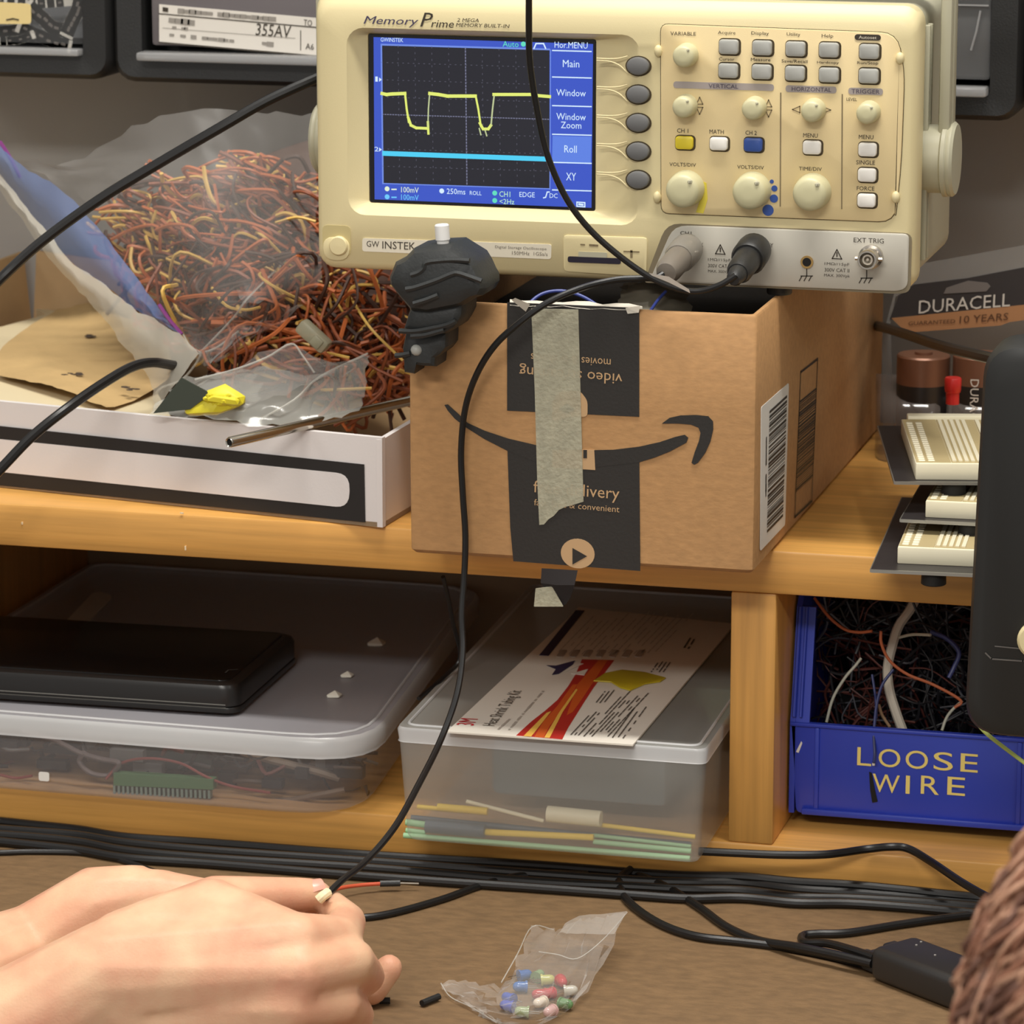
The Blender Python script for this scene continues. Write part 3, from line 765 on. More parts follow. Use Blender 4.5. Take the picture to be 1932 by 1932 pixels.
# ================================================================ BAG OF WIRES
bag = thing('wire_bag', 'large clear zip bag with blue strip stuffed with orange and yellow wires', 'bag', (-.2, .17, .98))
poly = [(190, 440), (250, 370), (330, 320), (400, 330), (480, 300), (590, 330), (610, 500), (700, 530), (745, 560), (770, 690), (760, 745), (660, 760), (540, 690), (450, 690), (400, 640), (330, 600), (260, 540)]
def inpoly(x, y, P):
    c = False
    for i in range(len(P)):
        (x0, y0), (x1, y1) = P[i - 1], P[i]
        if (y0 > y) != (y1 > y) and x < (x1 - x0) * (y - y0) / (y1 - y0) + x0: c = not c
    return c
rnd = random.Random(21)
wb = B()
cx_, cy_ = PY(500, 560, .23).x, PY(500, 560, .23).z
wb.hull([(PY(600, 420, .25), .05), (PY(400, 430, .27), .032), (PY(330, 430, .28), .02), (PY(700, 640, .2), .03), (PY(520, 640, .2), .03), (PY(300, 470, .27), .02), (PY(440, 650, .17), .015)], mi=3, sub=2)
cnt = 0
while cnt < 1000:
    x, y = rnd.uniform(180, 775), rnd.uniform(295, 765)
    if not inpoly(x, y, poly): continue
    cnt += 1
    e = .24 - .09 * max(0, (y - 330) / 430) - .05 * max(0, math.sin((x - 180) / 590 * 3.14)) + rnd.uniform(-.02, .03)
    p = PY(x, y, e)
    upper = y < 520
    ang = rnd.gauss(-.25, .38) if upper else rnd.gauss(.4, 1.0)
    ln = rnd.uniform(.012, .034) if upper else rnd.uniform(.02, .05)
    dv = V((math.cos(ang), rnd.uniform(-.35, .35), math.sin(ang)))
    bend = V((rnd.uniform(-1, 1), rnd.uniform(-1, .2), rnd.uniform(-1, 1))) * ln * .45
    pts = [p - dv * ln * .5, p - dv * ln * .2 + bend * .7, p + dv * ln * .2 + bend, p + dv * ln * .5]
    mi = rnd.choices([0, 1, 2, 3], [.34, .2, .26, .20] if upper else [.26, .10, .38, .26])[0]
    wb.tube(smooth(pts, 4), rnd.uniform(.0008, .0013), 5, mi)
for pts, mi, r in (([(540, 720), (450, 690), (436, 668), (456, 648), (500, 638), (545, 640), (590, 655), (630, 690)], 1, .0011),
                   ([(560, 610), (590, 600), (640, 598), (655, 594)], 1, .001), ([(560, 540), (600, 560), (640, 640), (700, 690), (760, 720)], 2, .001), ([(630, 530), (660, 560), (700, 620), (760, 680)], 1, .0008),
                   ([(470, 580), (480, 600), (500, 612)], 1, .001), ([(445, 620), (470, 635), (510, 642)], 1, .001), ([(622, 545), (630, 560), (618, 580)], 1, .001),
                   ([(520, 420), (560, 410), (596, 418)], 1, .0009), ([(400, 610), (470, 612), (530, 624), (570, 626)], 0, .0022), ([(480, 622), (530, 600), (570, 570), (640, 560)], 0, .002)):
    wb.tube(smooth([PY(x, y, .115 + (.0 if y > 600 else .03)) for x, y in pts], 6), r, 6, mi)
wm = [mat('orange_wire', (190, 104, 56), .42), mat('yellow_wire', (226, 184, 96), .42), mat('rust_wire', (142, 76, 46), .45), mat('brown_wire', (74, 48, 36), .6)]
mk('wire_tangle', wb, wm, bag, 60)['kind'] = 'stuff'
# film in front of the wires, the zip strip at its mouth
L_ = [(20, 300), (100, 345), (160, 430), (235, 520), (310, 610), (340, 650), (385, 690)]
Rr = [(595, 215), (600, 300), (600, 400), (606, 470), (600, 540), (540, 600), (410, 680)]
rows = []
for k in range(7):
    l, r_ = L_[k], Rr[k]
    yy0 = .21 - .021 * k; row = []
    for i in range(6):
        u_ = i / 5
        x = l[0] * (1 - u_) + r_[0] * u_; y = l[1] * (1 - u_) + r_[1] * u_
        if k == 0: y += [0, 22, -25, -45, -22, 0][i]
        row.append(PY(x, y, yy0 - .05 * math.sin(u_ * 3.14) * (1 if k < 5 else .4)))
    rows.append(row)
fm = film(rows, 5, 5, .0016, 4)
mk('bag_film', fm, m_film, bag, 60)
def strip_(name, top_, bot_, Y0, Y1, m, amp=.0006, seed=1, b=None):
    n = len(top_); g = []
    for k in (0, .5, 1):
        g.append([PY(a[0] * (1 - k) + c[0] * k, a[1] * (1 - k) + c[1] * k, Y0 + (Y1 - Y0) * i / (n - 1) - .006 * math.sin(k * 3.14)) for i, (a, c) in enumerate(zip(top_, bot_))])
    return film(g, 5, 3, amp, seed, b)
zs = strip_('zip', [(-20, 250), (40, 312), (110, 352), (180, 425), (240, 500), (300, 580), (342, 628)], [(-20, 300), (40, 380), (90, 440), (140, 500), (200, 540), (262, 588), (326, 622)], .21, .10, None)
mk('zip_strip', zs, mat('blue_zip_film', (100, 120, 166), .35, alpha=.60), bag, 60)
zl = B().tube(smooth([PY(0, 268, .205), PY(18, 296, .2), PY(38, 335, .2)], 5), .0012, 6)
zl.tube(smooth([PY(300, 575, .103), PY(320, 604, .1), PY(343, 631, .097)], 5), .0011, 6)
mk('zip_line', zl, mat('purple_zip', (124, 52, 120), .4), bag)
lm = strip_('mouth', [(-20, 300), (40, 380), (90, 440), (140, 500), (200, 540), (262, 588), (326, 622), (375, 668)], [(-20, 330), (30, 400), (80, 470), (130, 530), (180, 580), (225, 640), (280, 715), (292, 772)], .20, .055, None, .0008, 3)
mk('bag_mouth_film', lm, mat('milky_bag_film', (206, 200, 186), .3, alpha=.5), bag, 60)
fold = B()
for pts in ([(375, 668), (440, 600), (470, 560), (560, 470), (590, 430)], [(375, 668), (410, 655), (450, 625)], [(345, 630), (360, 655), (378, 670), (345, 715), (300, 735), (285, 772)]):
    fold.tube(smooth([PY(x, y, .10 if y > 500 else .17) for x, y in pts], 5), .0006, 5)
mk('film_fold', fold, mat('bright_fold', (222, 220, 212), .2, alpha=.4), bag)
cl = thing('wire_connector', 'pale translucent plug clipped on the wires that spill from the bag', 'connector', PY(610, 640, .1))
Mc = Matrix.Translation(PY(592, 634, .092)) @ Matrix.Rotation(R(40), 4, 'Y')
mk('connector_shell', B().box((0, 0, 0), (.020, .009, .0085), .002, Mc).box((.004, -.0045, 0), (.006, .002, .006), .0008, Mc), mat('pale_connector', (178, 174, 148), .35, alpha=.7), cl)

# small clear bag with a yellow lump, in front of the big bag
sb = thing('small_clear_bag', 'small clear crinkled bag holding something yellow, at the carton front edge', 'bag', PY(480, 760, .04))
def zs_(x, y, Y): return PY(280 + x / 3.864, 540 + y / 3.864, Y)
g = film([[zs_(0, 935, .012), zs_(350, 950, .006), zs_(800, 1010, .005), zs_(1300, 980, .012), zs_(1560, 880, .02)],
          [zs_(130, 800, .035), zs_(420, 770, .02), zs_(800, 800, .018), zs_(1250, 760, .03), zs_(1580, 700, .04)],
          [zs_(240, 670, .055), zs_(520, 640, .05), zs_(850, 580, .045), zs_(1200, 640, .05), zs_(1600, 490, .06)]], 6, 6, .0014, 8)
mk('bag_film', g, mat('crinkled_film', (206, 206, 198), .14, spec=.8, alpha=.36), sb, 50)
g = film([[zs_(350, 940, .012), zs_(800, 850, .012), zs_(1200, 690, .025), zs_(1640, 500, .04)], [zs_(380, 700, .05), zs_(700, 560, .05), zs_(1040, 410, .055), zs_(1210, 640, .05)]], 6, 5, .0016, 9)
mk('bag_flap', g, m_film, sb, 50)
e = B()
for pts in ([(340, 680), (620, 610), (860, 520), (1040, 420), (1120, 500), (1210, 630)], [(760, 1000), (1060, 830), (1250, 660), (1600, 490)]):
    e.tube(smooth([zs_(x, y, .04 if y < 700 else .012) for x, y in pts], 5), .0006, 5)
mk('bag_edge', e, MATS['bright_fold'], sb)
yl = B().hull([(zs_(300, 905, .008), .003), (zs_(430, 815, .010), .004), (zs_(560, 765, .014), .004), (zs_(660, 825, .012), .004), (zs_(500, 885, .008), .004)], sub=1)
rnd = random.Random(14)
for k in range(14):
    yl.hull([(zs_(rnd.uniform(380, 640), rnd.uniform(790, 880), rnd.uniform(.004, .012)), rnd.uniform(.001, .0025)) for _ in range(3)], sub=1)
solo('yellow_lump', yl, mat('yellow_plastic_wrap', (222, 208, 50), .4), 'bright yellow wrapped lump inside the small clear bag', 'wrapper', ang=20)
dg = B().prism([tuple(zs_(*p, .004)[i] for i in (0, 2)) for p in [(30, 930), (235, 670), (420, 770), (430, 800), (300, 900)]], 0, .001, FY(.006))
solo('green_sleeve', dg, mat('dark_green_card', (62, 68, 58), .4), 'dark green folded sleeve at the left end of the small clear bag', 'sleeve')

# chrome tube lying over the carton's front edge
tb = B()
pc, p1 = PZ(596, 797, SZ + CH + .0032), PY(800, 750, .085)
def pxof(v):
    q_ = v - CAM; return 966 + FPX * q_.dot(RT) / q_.dot(FW)
k = 0
while pxof(pc - (p1 - pc) * k) > 434: k += .01
p0 = pc - (p1 - pc) * k
ax = (p1 - p0).normalized()
M = frame(p0, ax.cross(V((0, 0, 1))), V((0, 0, 1)) - ax * ax.z)
M = Matrix.Translation(p0) @ ax.to_track_quat('Z', 'Y').to_matrix().to_4x4()
tb.lathe([(.0018, .001), (.0018, 0), (.0024, -.0004), (.0028, .0006), (.0028, (p1 - p0).length)], 24, M)
rod = thing('chrome_tube', 'shiny chrome tube lying across the front edge of the white carton', 'tube', p0)
mk('tube_body', tb, mat('chrome', (196, 190, 178), .16, metal=1), rod)
mk('tube_bore', B().lathe([(.0019, .0008), (.0001, .0009)], 16, M), m_hole, rod)

# ================================================================ BLACK CLAMP ON THE BOX CORNER
cz = lambda x, y: uy(700 + x / 6.233, 410 + y / 6.233, -.085)
clamp = thing('plastic_clamp', 'black moulded plastic clamp with white knob gripping the box corner', 'clamp', PY(810, 690, -.08))
FK = FY(-.06)
m_clamp = mat('matte_black_plastic', (44, 46, 46), .5, bump=.2, bs=500)
k1 = [(480, 375), (690, 345), (930, 335), (1010, 385), (1180, 490), (1240, 590), (1290, 700), (1325, 760), (1330, 850), (1285, 935), (1200, 960), (1060, 1050), (980, 1070), (640, 1140), (440, 1110), (290, 930), (195, 800), (188, 720), (260, 540), (370, 490)]
mk('clamp_head', B().prism([cz(*p) for p in k1], -.004, .028, FK, bev=.008), m_clamp, clamp, 30)
k2 = [(430, 1090), (660, 1040), (1060, 1000), (1052, 1160), (1005, 1255), (950, 1335), (830, 1405), (480, 1410), (330, 1340), (400, 1120)]
mk('clamp_jaw', B().prism([cz(*p) for p in k2], -.004, .021, FK, bev=.005), m_clamp, clamp, 30)
k3 = [(330, 1360), (480, 1390), (830, 1390), (822, 1570), (760, 1650), (690, 1700), (680, 1812), (540, 1805), (440, 1790), (420, 1900), (300, 1880), (290, 1650), (280, 1600)]
mk('clamp_stem', B().prism([cz(*p) for p in k3], -.006, .015, FK, bev=.004), m_clamp, clamp, 30)
rg = B()
for pts, y in (([(470, 680), (560, 650), (620, 600), (650, 535), (800, 510), (980, 500), (1160, 510)], -.0875), ([(410, 845), (520, 825), (760, 745), (940, 670), (1020, 655), (1150, 695), (1300, 750)], -.0885), ([(500, 1015), (650, 970), (790, 915)], -.0885),
               ([(330, 1335), (520, 1340), (720, 1305), (880, 1270), (1000, 1220)], -.0815), ([(470, 1400), (640, 1385), (860, 1325)], -.0815), ([(285, 1625), (360, 1620), (460, 1600)], -.0755)):
    rg.tube(smooth([PY(700 + x / 6.233, 410 + y / 6.233, y_) for (x, y), y_ in ((p, y) for p in pts)], 5), .0014, 6)
mk('moulded_ridge', rg, m_clamp, clamp)
mk('clamp_screw', B().ball(PY(700 + 535 / 6.233, 410 + 1560 / 6.233, -.0745), .003, sub=2), m_bgrey, clamp)
kb = PY(700 + 850 / 6.233, 410 + 340 / 6.233, -.075); kt = PY(700 + 832 / 6.233, 410 + 80 / 6.233, -.075)
M = Matrix.Translation(kb) @ (kt - kb).to_track_quat('Z', 'Y').to_matrix().to_4x4()
hh = (kt - kb).length
mk('white_knob', B().lathe([(.0030, -.002), (.0030, hh * .25), (.0036, hh * .3), (.0036, hh * .94), (.0031, hh), (.0016, hh), (.0014, hh * .96), (.0001, hh * .96)], 20, M), mat('bright_white_knob', (240, 238, 234), .35), clamp)

# ================================================================ WALL DRAWER UNITS
m_frame = mat('black_drawer_frame', (38, 38, 38), .48, bump=.15, bs=900)
m_clear = mat('clear_drawer', (170, 170, 170), .15, spec=.6, alpha=.08)
m_lip = mat('clear_drawer_lip', (190, 190, 190), .12, spec=.8, alpha=.45)
YC = .24
def cab(label, x0, x1, z0, cols):
    z1 = z0 + .16
    c = thing('drawer_unit', label, 'drawer unit', ((x0 + x1) / 2, .3, z0), 'black drawer units on the wall')
    o = rrect((x0 + x1) / 2, (z0 + z1) / 2, x1 - x0, z1 - z0, .012, 5)
    F = FY(YC)
    n = len(o)
    bw = .0175
    xa, xb = x0 + bw, x1 - bw; za, zb_ = z0 + .013, z1 - .013
    ii = rrect((xa + xb) / 2, (za + zb_) / 2, xb - xa, zb_ - za, .003, 5)
    sh = lambda P, z: [(x, y, z) for x, y in P]
    o2 = rrect((x0 + x1) / 2, (z0 + z1) / 2, x1 - x0 - .006, z1 - z0 - .006, .010, 5)
    mk('frame', B().loft([sh(o, -.118), sh(o, -.004), sh(o2, 0), sh(ii, -.0015), sh(ii, -.11)], M=F), m_frame, c, 40)
    return c, xa, xb, za, zb_
zc0 = PY(213, 152, YC).z
xl = PY(211, 150, YC).x
cA, xa, xb, za, zb_ = cab('black framed drawer unit on wall at far left holding part reels', xl - .165, xl - .0005, zc0, 1)
dw = mk('drawer', B().box(((xa + xb) / 2, YC + .006, za + .052), (xb - xa - .001, .003, .09), .001), m_clear, cA)
mk('drawer_lip', B().box(((xa + xb) / 2, YC - .001, za + .003), (xb - xa - .001, .010, .004), .001), m_lip, dw)
def tape(b, pts, wd, Y, rnd):
    P = smooth([V(uy(x, y, Y)) for x, y in pts], 4)
    F = FY(Y)
    b.line([tuple(p) for p in P], wd, F, 0, 0)
    for i in range(1, len(P) - 1, 2):
        dd = (P[min(i + 1, len(P) - 1)] - P[i - 1]).normalized(); c = P[i] + V((-dd.y, dd.x)) * wd * rnd.uniform(-.12, .12)
        b.line([tuple(c - dd * wd * .10), tuple(c + dd * wd * .10)], wd * .20, F, 1, .0003)
t = B(); rnd = random.Random(4)
tape(t, [(-20, -4), (60, 6), (130, 2)], .006, YC + .03, rnd); tape(t, [(58, 14), (80, 34), (100, 52), (128, 58)], .0085, YC + .024, rnd); tape(t, [(128, 60), (136, 40), (146, 20), (150, 5)], .0085, YC + .02, rnd)
tape(t, [(40, 52), (70, 66), (100, 78), (126, 86)], .0075, YC + .018, rnd); tape(t, [(-20, 62), (20, 60), (50, 56)], .0075, YC + .022, rnd); tape(t, [(-20, 78), (30, 76), (60, 66)], .005, YC + .016, rnd)
for s in [(58, 66, 30), (60, 60, 22)]:
    pass
o = solo('component_tape', t, [mat('white_component_tape', (226, 220, 208), .5), mat('tape_pocket', (112, 104, 98), .5)], 'curled white strips of component tape inside the far left drawer', 'tape', ang=180)
o['kind'] = 'stuff'
mk('yellow_label', B().prism(rquad([uy(-20, 4, YC), uy(55, 8, YC), uy(56, 46, YC), uy(-20, 46, YC)], .002, 3), 0, .0006, FY(YC + .003)), mat('yellow_paper', (226, 204, 142), .6), dw)
mk('label_scribble', B().line([uy(10, 38, YC), uy(22, 36, YC), uy(32, 38, YC)], .0008, FY(YC + .003), up=.0009), m_print, dw)
mk('drawer_back', B().box(((xa + xb) / 2, YC + .06, za + .05), (xb - xa - .002, .003, .09)), mat('dim_grey', (136, 138, 142), .6), cA)

cB, xa, xb, za, zb_ = cab('black framed drawer unit on wall with long white handwritten label', xl + .001, xl + .174, zc0 - .0005, 1)
m_dgrey = mat('smoky_drawer', (112, 106, 108), .3)
dw = mk('drawer', B().box(((xa + xb) / 2 + .002, YC + .006, za + .036), (xb - xa - .006, .004, .056), .002), m_dgrey, cB)
lp = mk('drawer_lip', B().box(((xa + xb) / 2, YC - .004, za + .0030), (xb - xa - .001, .014, .005), .0015), m_lip, dw)
mk('upper_drawer', B().box(((xa + xb) / 2, YC + .004, za + .0900), (xb - xa - .001, .004, .040), .001), m_frame, cB)
lq = [uy(297, 9, YC), uy(640, 39, YC), uy(640, 112, YC), uy(297, 82, YC)]
FD = FY(YC + .0035)
cd_ = mk('label_card', B().prism(lq, 0, .0006, FD), mat('label_paper', (226, 220, 210), .6), dw)
t = B()
def lp_(u_, v_): return uy(297 + 343 * u_, 9 + 30 * u_ + 73 * v_, YC)
t.line([lp_(0, .24), lp_(1, .24)], .0006, FD, 0, .0008)
t.line([lp_(.02, .27), lp_(.78, .36), lp_(.78, .86)][1:], .0005, FD, 0, .0008); t.line([lp_(.02, .60), lp_(.75, .57)], .0003, FD, 1, .0008)
t.line([lp_(0, .98), lp_(1, .98)], .0007, FD, 0, .0008)
t.text('355AV', FD, lp_(.63, .42), .0215, .0070, -3, 0, .0, .12, .0009)
smudge(t, FD, lp_(.11, .12), lp_(.64, .12), .0028, 17, rnd, 1, .0009); smudge(t, FD, lp_(.06, .38), lp_(.20, .40), .0038, 4, rnd, 1, .0009)
smudge(t, FD, lp_(.06, .56), lp_(.16, .57), .0018, 6, rnd, 1, .0009); smudge(t, FD, lp_(.06, .76), lp_(.42, .78), .0022, 12, rnd, 1, .0009); smudge(t, FD, lp_(.57, .77), lp_(.63, .78), .0026, 2, rnd, 1, .0009)
t.text('TO', FD, lp_(.82, .14), .005, .0035, -4, 0, 0, 0, .0009); t.text('A6', FD, lp_(.83, .75), .005, .0035, -4, 0, 0, 0, .0009)
t.prism([lp_(.02, .06), lp_(.05, .07), lp_(.05, .18), lp_(.02, .17)], .0006, .0009, FD)
mk('label_writing', t, [m_print, mat('faint_grey_print', (150, 144, 136), .6)], cd_)

xr = PY(1926, 200, YC).x; zc1 = PY(1880, 229, YC).z
cC, xa, xb, za, zb_ = cab('black framed drawer unit on wall right of the oscilloscope', xr - .174, xr, zc1, 1)
dw = mk('drawer', B().box(((xa + xb) / 2, YC + .006, za + .034), (xb - xa - .001, .003, .050), .002), mat('smoky_clear_drawer', (132, 132, 132), .2, alpha=.4), cC)
lh = B()
for z in (za + .0500,): lh.box(((xa + xb) / 2, YC + .003, z), (xb - xa - .004, .002, .0008))
lh.tube([PY(1832, 95, YC + .003), PY(1842, 60, YC + .003), PY(1850, 20, YC + .003)], .0006, 5)
mk('drawer_rim', lh, m_lip, dw)
mk('label_holder', B().box(((xa + xb) / 2, YC + .001, za + .0790), (xb - xa - .001, .008, .030), .003), mat('pale_label_holder', (196, 196, 196), .3, alpha=.85), cC)
mk('drawer_lip', B().box(((xa + xb) / 2, YC - .003, za + .0035), (xb - xa - .001, .012, .0055), .0015), m_lip, dw)
mk('drawer_back', B().box(((xa + xb) / 2, YC + .06, za + .05), (xb - xa - .002, .003, .09)), mat('dim_dark_grey', (70, 70, 72), .6), cC)
cab('black framed drawer unit on wall at the far right edge', xr + .002, xr + .17, zc1 + .004, 1)

# ================================================================ BATTERY PACK AGAINST THE WALL
YB = .262
bp = thing('battery_pack', 'clear clamshell of large batteries on black and copper card leaning by the wall', 'battery pack', PY(1790, 880, YB))
FBP = FY(YB)
ub = lambda x, y: uy(1620 + x / 4.39, 360 + y / 4.39, YB)
mk('backing_card', B().prism([ub(455, 775), ub(900, 722), ub(1700, 570), ub(1900, 600), ub(1800, 1010), ub(1370, 1060), ub(700, 1150), ub(260, 1060), ub(330, 870)], 0, .001, FBP), mat('black_card', (46, 42, 42), .5), bp)
mk('copper_band', B().prism([ub(275, 1052), ub(1370, 942), ub(1800, 880), ub(1780, 1010), ub(1250, 1085), ub(1180, 1112), ub(400, 1172)], .001, .0014, FBP), mat('copper_card', (176, 128, 88), .35, metal=.3), bp)
mk('hang_hole', B().prism([ub(705, 850), ub(730, 800), ub(910, 742), ub(1070, 760), ub(1095, 790), ub(1060, 830)], .001, .0013, FBP), mat('grey_through_hole', (104, 98, 94), .6), bp)
t = B()
t.text('DURACELL', FBP, ub(872, 930), 780 / 4.39 / 3.42e3, 112 / 4.39 / 3.42e3, 7.2, 0, .015, .15, .0016)
mk('maker_name', t, mat('silver_print', (196, 190, 180), .4), bp)
t = B()
t.text('GUARANTEED', FBP, ub(610, 1085), 400 / 4.39 / 3.42e3, 34 / 4.39 / 3.42e3, 5.5, 0, .01, .15, .0018); t.text('10 YEARS', FBP, ub(1040, 1050), 420 / 4.39 / 3.42e3, 62 / 4.39 / 3.42e3, 6.5, 0, .015, .15, .0018)
mk('band_lettering', t, mat('brown_print', (84, 52, 30), .5), bp)
for px, wd in ((1742, .0150), (1848, .0150), (1952, .015)):
    c = PY(px, 700, YB - .018); zt_ = PY(px, 668, YB - .018).z; zm = PY(px, 722, YB - .018).z
    bt__ = thing('battery_cell', {1742: 'large copper topped battery behind the red post, nearest the brown box', 1848: 'large copper topped battery beside the black monitor edge', 1952: 'large battery at the far right of its pack, hidden behind the black monitor'}[px], 'battery', (c.x, c.y, SZ + .001), 'batteries in the clear pack')
    Mz = Matrix.Translation((c.x, c.y, 0))
    mk('battery_sleeve', B().lathe([(wd * .97, SZ + .001), (wd, SZ + .002), (wd, zm)], 28, Mz), mat('black_battery_sleeve', (34, 31, 30), .35), bt__)
    mk('battery_top', B().lathe([(wd, zm), (wd, zt_ - .001), (wd * .95, zt_), (.005, zt_), (.005, zt_ + .0015), (.0001, zt_ + .0015)], 28, Mz), mat('copper_sleeve', (122, 84, 64), .35, metal=.4), bt__)
t = B(); t.text('DURACELL', FY(YB - .0345), uy(1838, 772, YB - .034), .034, .0048, 270, 0, .02, 0, .0004)
mk('battery_lettering', t, MATS['silver_print'], WM and bpy.data.objects['battery_cell.001'])
cs = B()
for k, (x0, x1) in enumerate(((1668, 1800), (1800, 1905), (1905, 2010))):
    pts = [PY(x0, 0, YB), PY(x0 + 8, 0, YB - .03), PY((x0 + x1) / 2, 0, YB - .037), PY(x1 - 8, 0, YB - .03), PY(x1, 0, YB)]
    zz = [(SZ + .001, 1), (PY(0, 760, YB).z, 1), (PY(0, 690, YB).z, 1), (PY(0, 655, YB).z, .9), (PY(0, 632, YB).z, .25), (PY(0, 625, YB).z, 0)]
    rows = [[V((p.x, YB - (YB - p.y) * s_, z)) for p in smooth(pts, 4)] for z, s_ in zz]
    cs.grid(rows)
mk('blister', cs, mat('clear_blister', (112, 102, 96), .1, spec=.8, alpha=.5), bp, 60)
cs = B().prism([uy(1700, 505, YB), uy(1724, 500, YB), uy(1990, 452, YB), uy(1990, 505, YB), uy(1726, 536, YB), uy(1690, 560, YB), uy(1680, 610, YB), uy(1690, 880, YB), uy(1668, 884, YB), uy(1664, 640, YB)], .0, .0006, FBP)
mk('clamshell_margin', cs, mat('clamshell_edge', (150, 148, 144), .15, spec=.7, alpha=.3), bp)

# ================================================================ SOLDERLESS BREADBOARDS
m_bb = mat('ivory_breadboard', (236, 228, 200), .45)
m_bbt = mat('breadboard_valley', (186, 168, 124), .55)
m_plate = mat('black_base_plate', (46, 43, 44), .38, var=.25, vs=40)
m_edge = mat('bare_metal_edge', (170, 168, 160), .3, metal=.7)
m_rubber = mat('black_rubber', (24, 23, 22), .7)
def board(label, px, py, z, yaw, ox, oy, W, L, pw, pl, tilt=0.0, post=False, foot=.030, groove=None):
    o = PZ(px, py, z)
    t_ = thing('breadboard', label, 'breadboard', o, 'stacked breadboards')
    M = Matrix.Translation(o) @ Matrix.Rotation(R(yaw), 4, 'Z') @ Matrix.Rotation(R(tilt), 4, 'X')
    mk('base_plate', B().box((pw / 2, pl / 2, .0009), (pw, pl - .0004, .0014), 0, M), m_plate, t_)
    mk('plate_edge', B().box((pw / 2, -.0002, .0008), (pw, .0008, .0016), 0, M).box((-.0002, pl / 2, .0008), (.0006, pl, .0015), 0, M), m_edge, t_)
    b = B(); H = .0085; z0 = .0016
    b.box((ox + W / 2, oy + L / 2, z0 + H / 2), (W, L, H), .0006, M)
    bd_ = mk('socket_strip', b, m_bb, t_)
    v = B(); r_ = B(); zt2 = z0 + H
    if groove:
        for gx, gw in groove['valley']: v.box((ox + gx + gw / 2, oy + L / 2, zt2 + .0001), (gw, L - .004, .0004), 0, M)
        mk('valley', v, m_bbt, bd_)
        for bx_, n, pitch in groove['bank']:
            for k in range(n): r_.box((ox + bx_ + k * pitch, oy + L / 2, zt2 + .0004), (pitch * .62, L - .007, .0009), 0, M)
        for bx_, n, pitch in groove['bus']:
            for k in range(n):
                for j in range(int((L - .01) / .0052)): r_.box((ox + bx_ + k * pitch, oy + .006 + j * .0052, zt2 + .0003), (pitch * .7, .0036, .0007), .0003, M, seg=1)
        mk('contact_column', r_, m_bb, bd_)
    if foot:
        mk('rubber_foot', B().lathe([(.0055, -.0065), (.0062, -.006), (.0060, 0), (.001, 0)], 20, M @ Matrix.Translation((foot, .008, 0))), m_rubber, t_)
    return t_, M
gv = dict(valley=[(.0005, .0130), (.0135, .0042), (.0180, .0155), (.0335, .0042), (.0380, .0155)], bank=[(.0195, 5, .0031), (.0392, 5, .0031)], bus=[(.0034, 2, .0048)])
lowb, Mb = board('ivory breadboard on a black metal plate, bottom of the stack, overhanging the shelf edge', 1643, 1080, SZ + .0068, 4, .0115, .014, .055, .118, .075, .165, groove=gv)
mk('plate_foot', B().lathe([(.0055, -.0068), (.0060, -.006), (.0060, 0), (.001, 0)], 20, Mb @ Matrix.Translation((.03, .14, 0))), m_rubber, lowb)
midb, Mm = board('ivory breadboard in the middle of the stack, mostly in shadow under the top one', 1699, 985, SZ + .0230, 2, .0115, .006, .055, .118, .075, .145, groove=gv, foot=.034)
topb, Mt = board('ivory breadboard on top of the stack, turned, with lit contact rows', 1688, 914, SZ + .0395, 13, .0105, .0035, .058, .112, .075, .14, groove=gv)
mk('rear_bus_strip', B().box((.012 + .026, .1215, .0066), (.048, .009, .0095), .0008, Mt), m_bb, topb)
pp = PZ(1797, 762, SZ + .041)
Mz = Matrix.Translation((pp.x, pp.y, SZ + .041))
hz_ = PY(1797, 712, pp.y).z - SZ - .041
mk('binding_post', B().lathe([(.0037, 0), (.0037, hz_ * .42), (.0043, hz_ * .46), (.0043, hz_ * .50), (.0046, hz_ * .55), (.0047, hz_ * .94), (.0042, hz_), (.0001, hz_)], 24, Mz), mat('red_binding_post', (206, 44, 40), .35), topb, label='red binding post')

# ================================================================ BLACK MONITOR AT THE RIGHT EDGE (stand is out of the picture)
YM = -.12
mon = thing('monitor', 'tall black rounded plastic monitor edge standing in front of the blue bin', 'monitor', (.30, -.10, .75))
mp = [uy(1858, 644, YM), uy(2250, 668, YM), uy(2210, 1420, YM), uy(1818, 1382, YM)]
mb = B(); P = rquad(mp, [.017, .017, .017, .017], 8)
mb.prism(P, -.026, .004, FY(YM), bev=.006)
mk('monitor_shell', mb, mat('satin_black_shell', (40, 40, 39), .45, spec=.4), mon, 30)
ml = B()
ml.line([uy(1880, 1215, YM), uy(1932, 1220, YM), uy(2000, 1224, YM)], .0006, FY(YM - .004), up=.0003); ml.line([uy(1862, 1228, YM), uy(1873, 1239, YM), uy(1932, 1243, YM), uy(2000, 1246, YM)], .0007, FY(YM - .004), up=.0003)
mk('moulded_line', ml, mat('worn_grey_line', (96, 92, 88), .5), mon)
c = PY(1956, 1206, YM - .004)
mk('cream_dial', B().lathe([(.0088, -.0005), (.0088, .003), (.0075, .0042), (.0001, .0044)], 28, frame((c.x, YM - .004, c.z), (1, 0, 0), (0, 0, 1))), m_cream, mon)
mk('monitor_neck', B().box((.30, -.10, .83), (.05, .018, .15), .004), m_black, mon)
mk('monitor_base', B().box((.315, -.10, .7565), (.13, .12, .013), .004), m_black, mon)
def on(x, y, z=.7526, yw=-.0030):
    p = PZ(x, y, z)
    return p if p.y < yw else PY(x, y, yw)
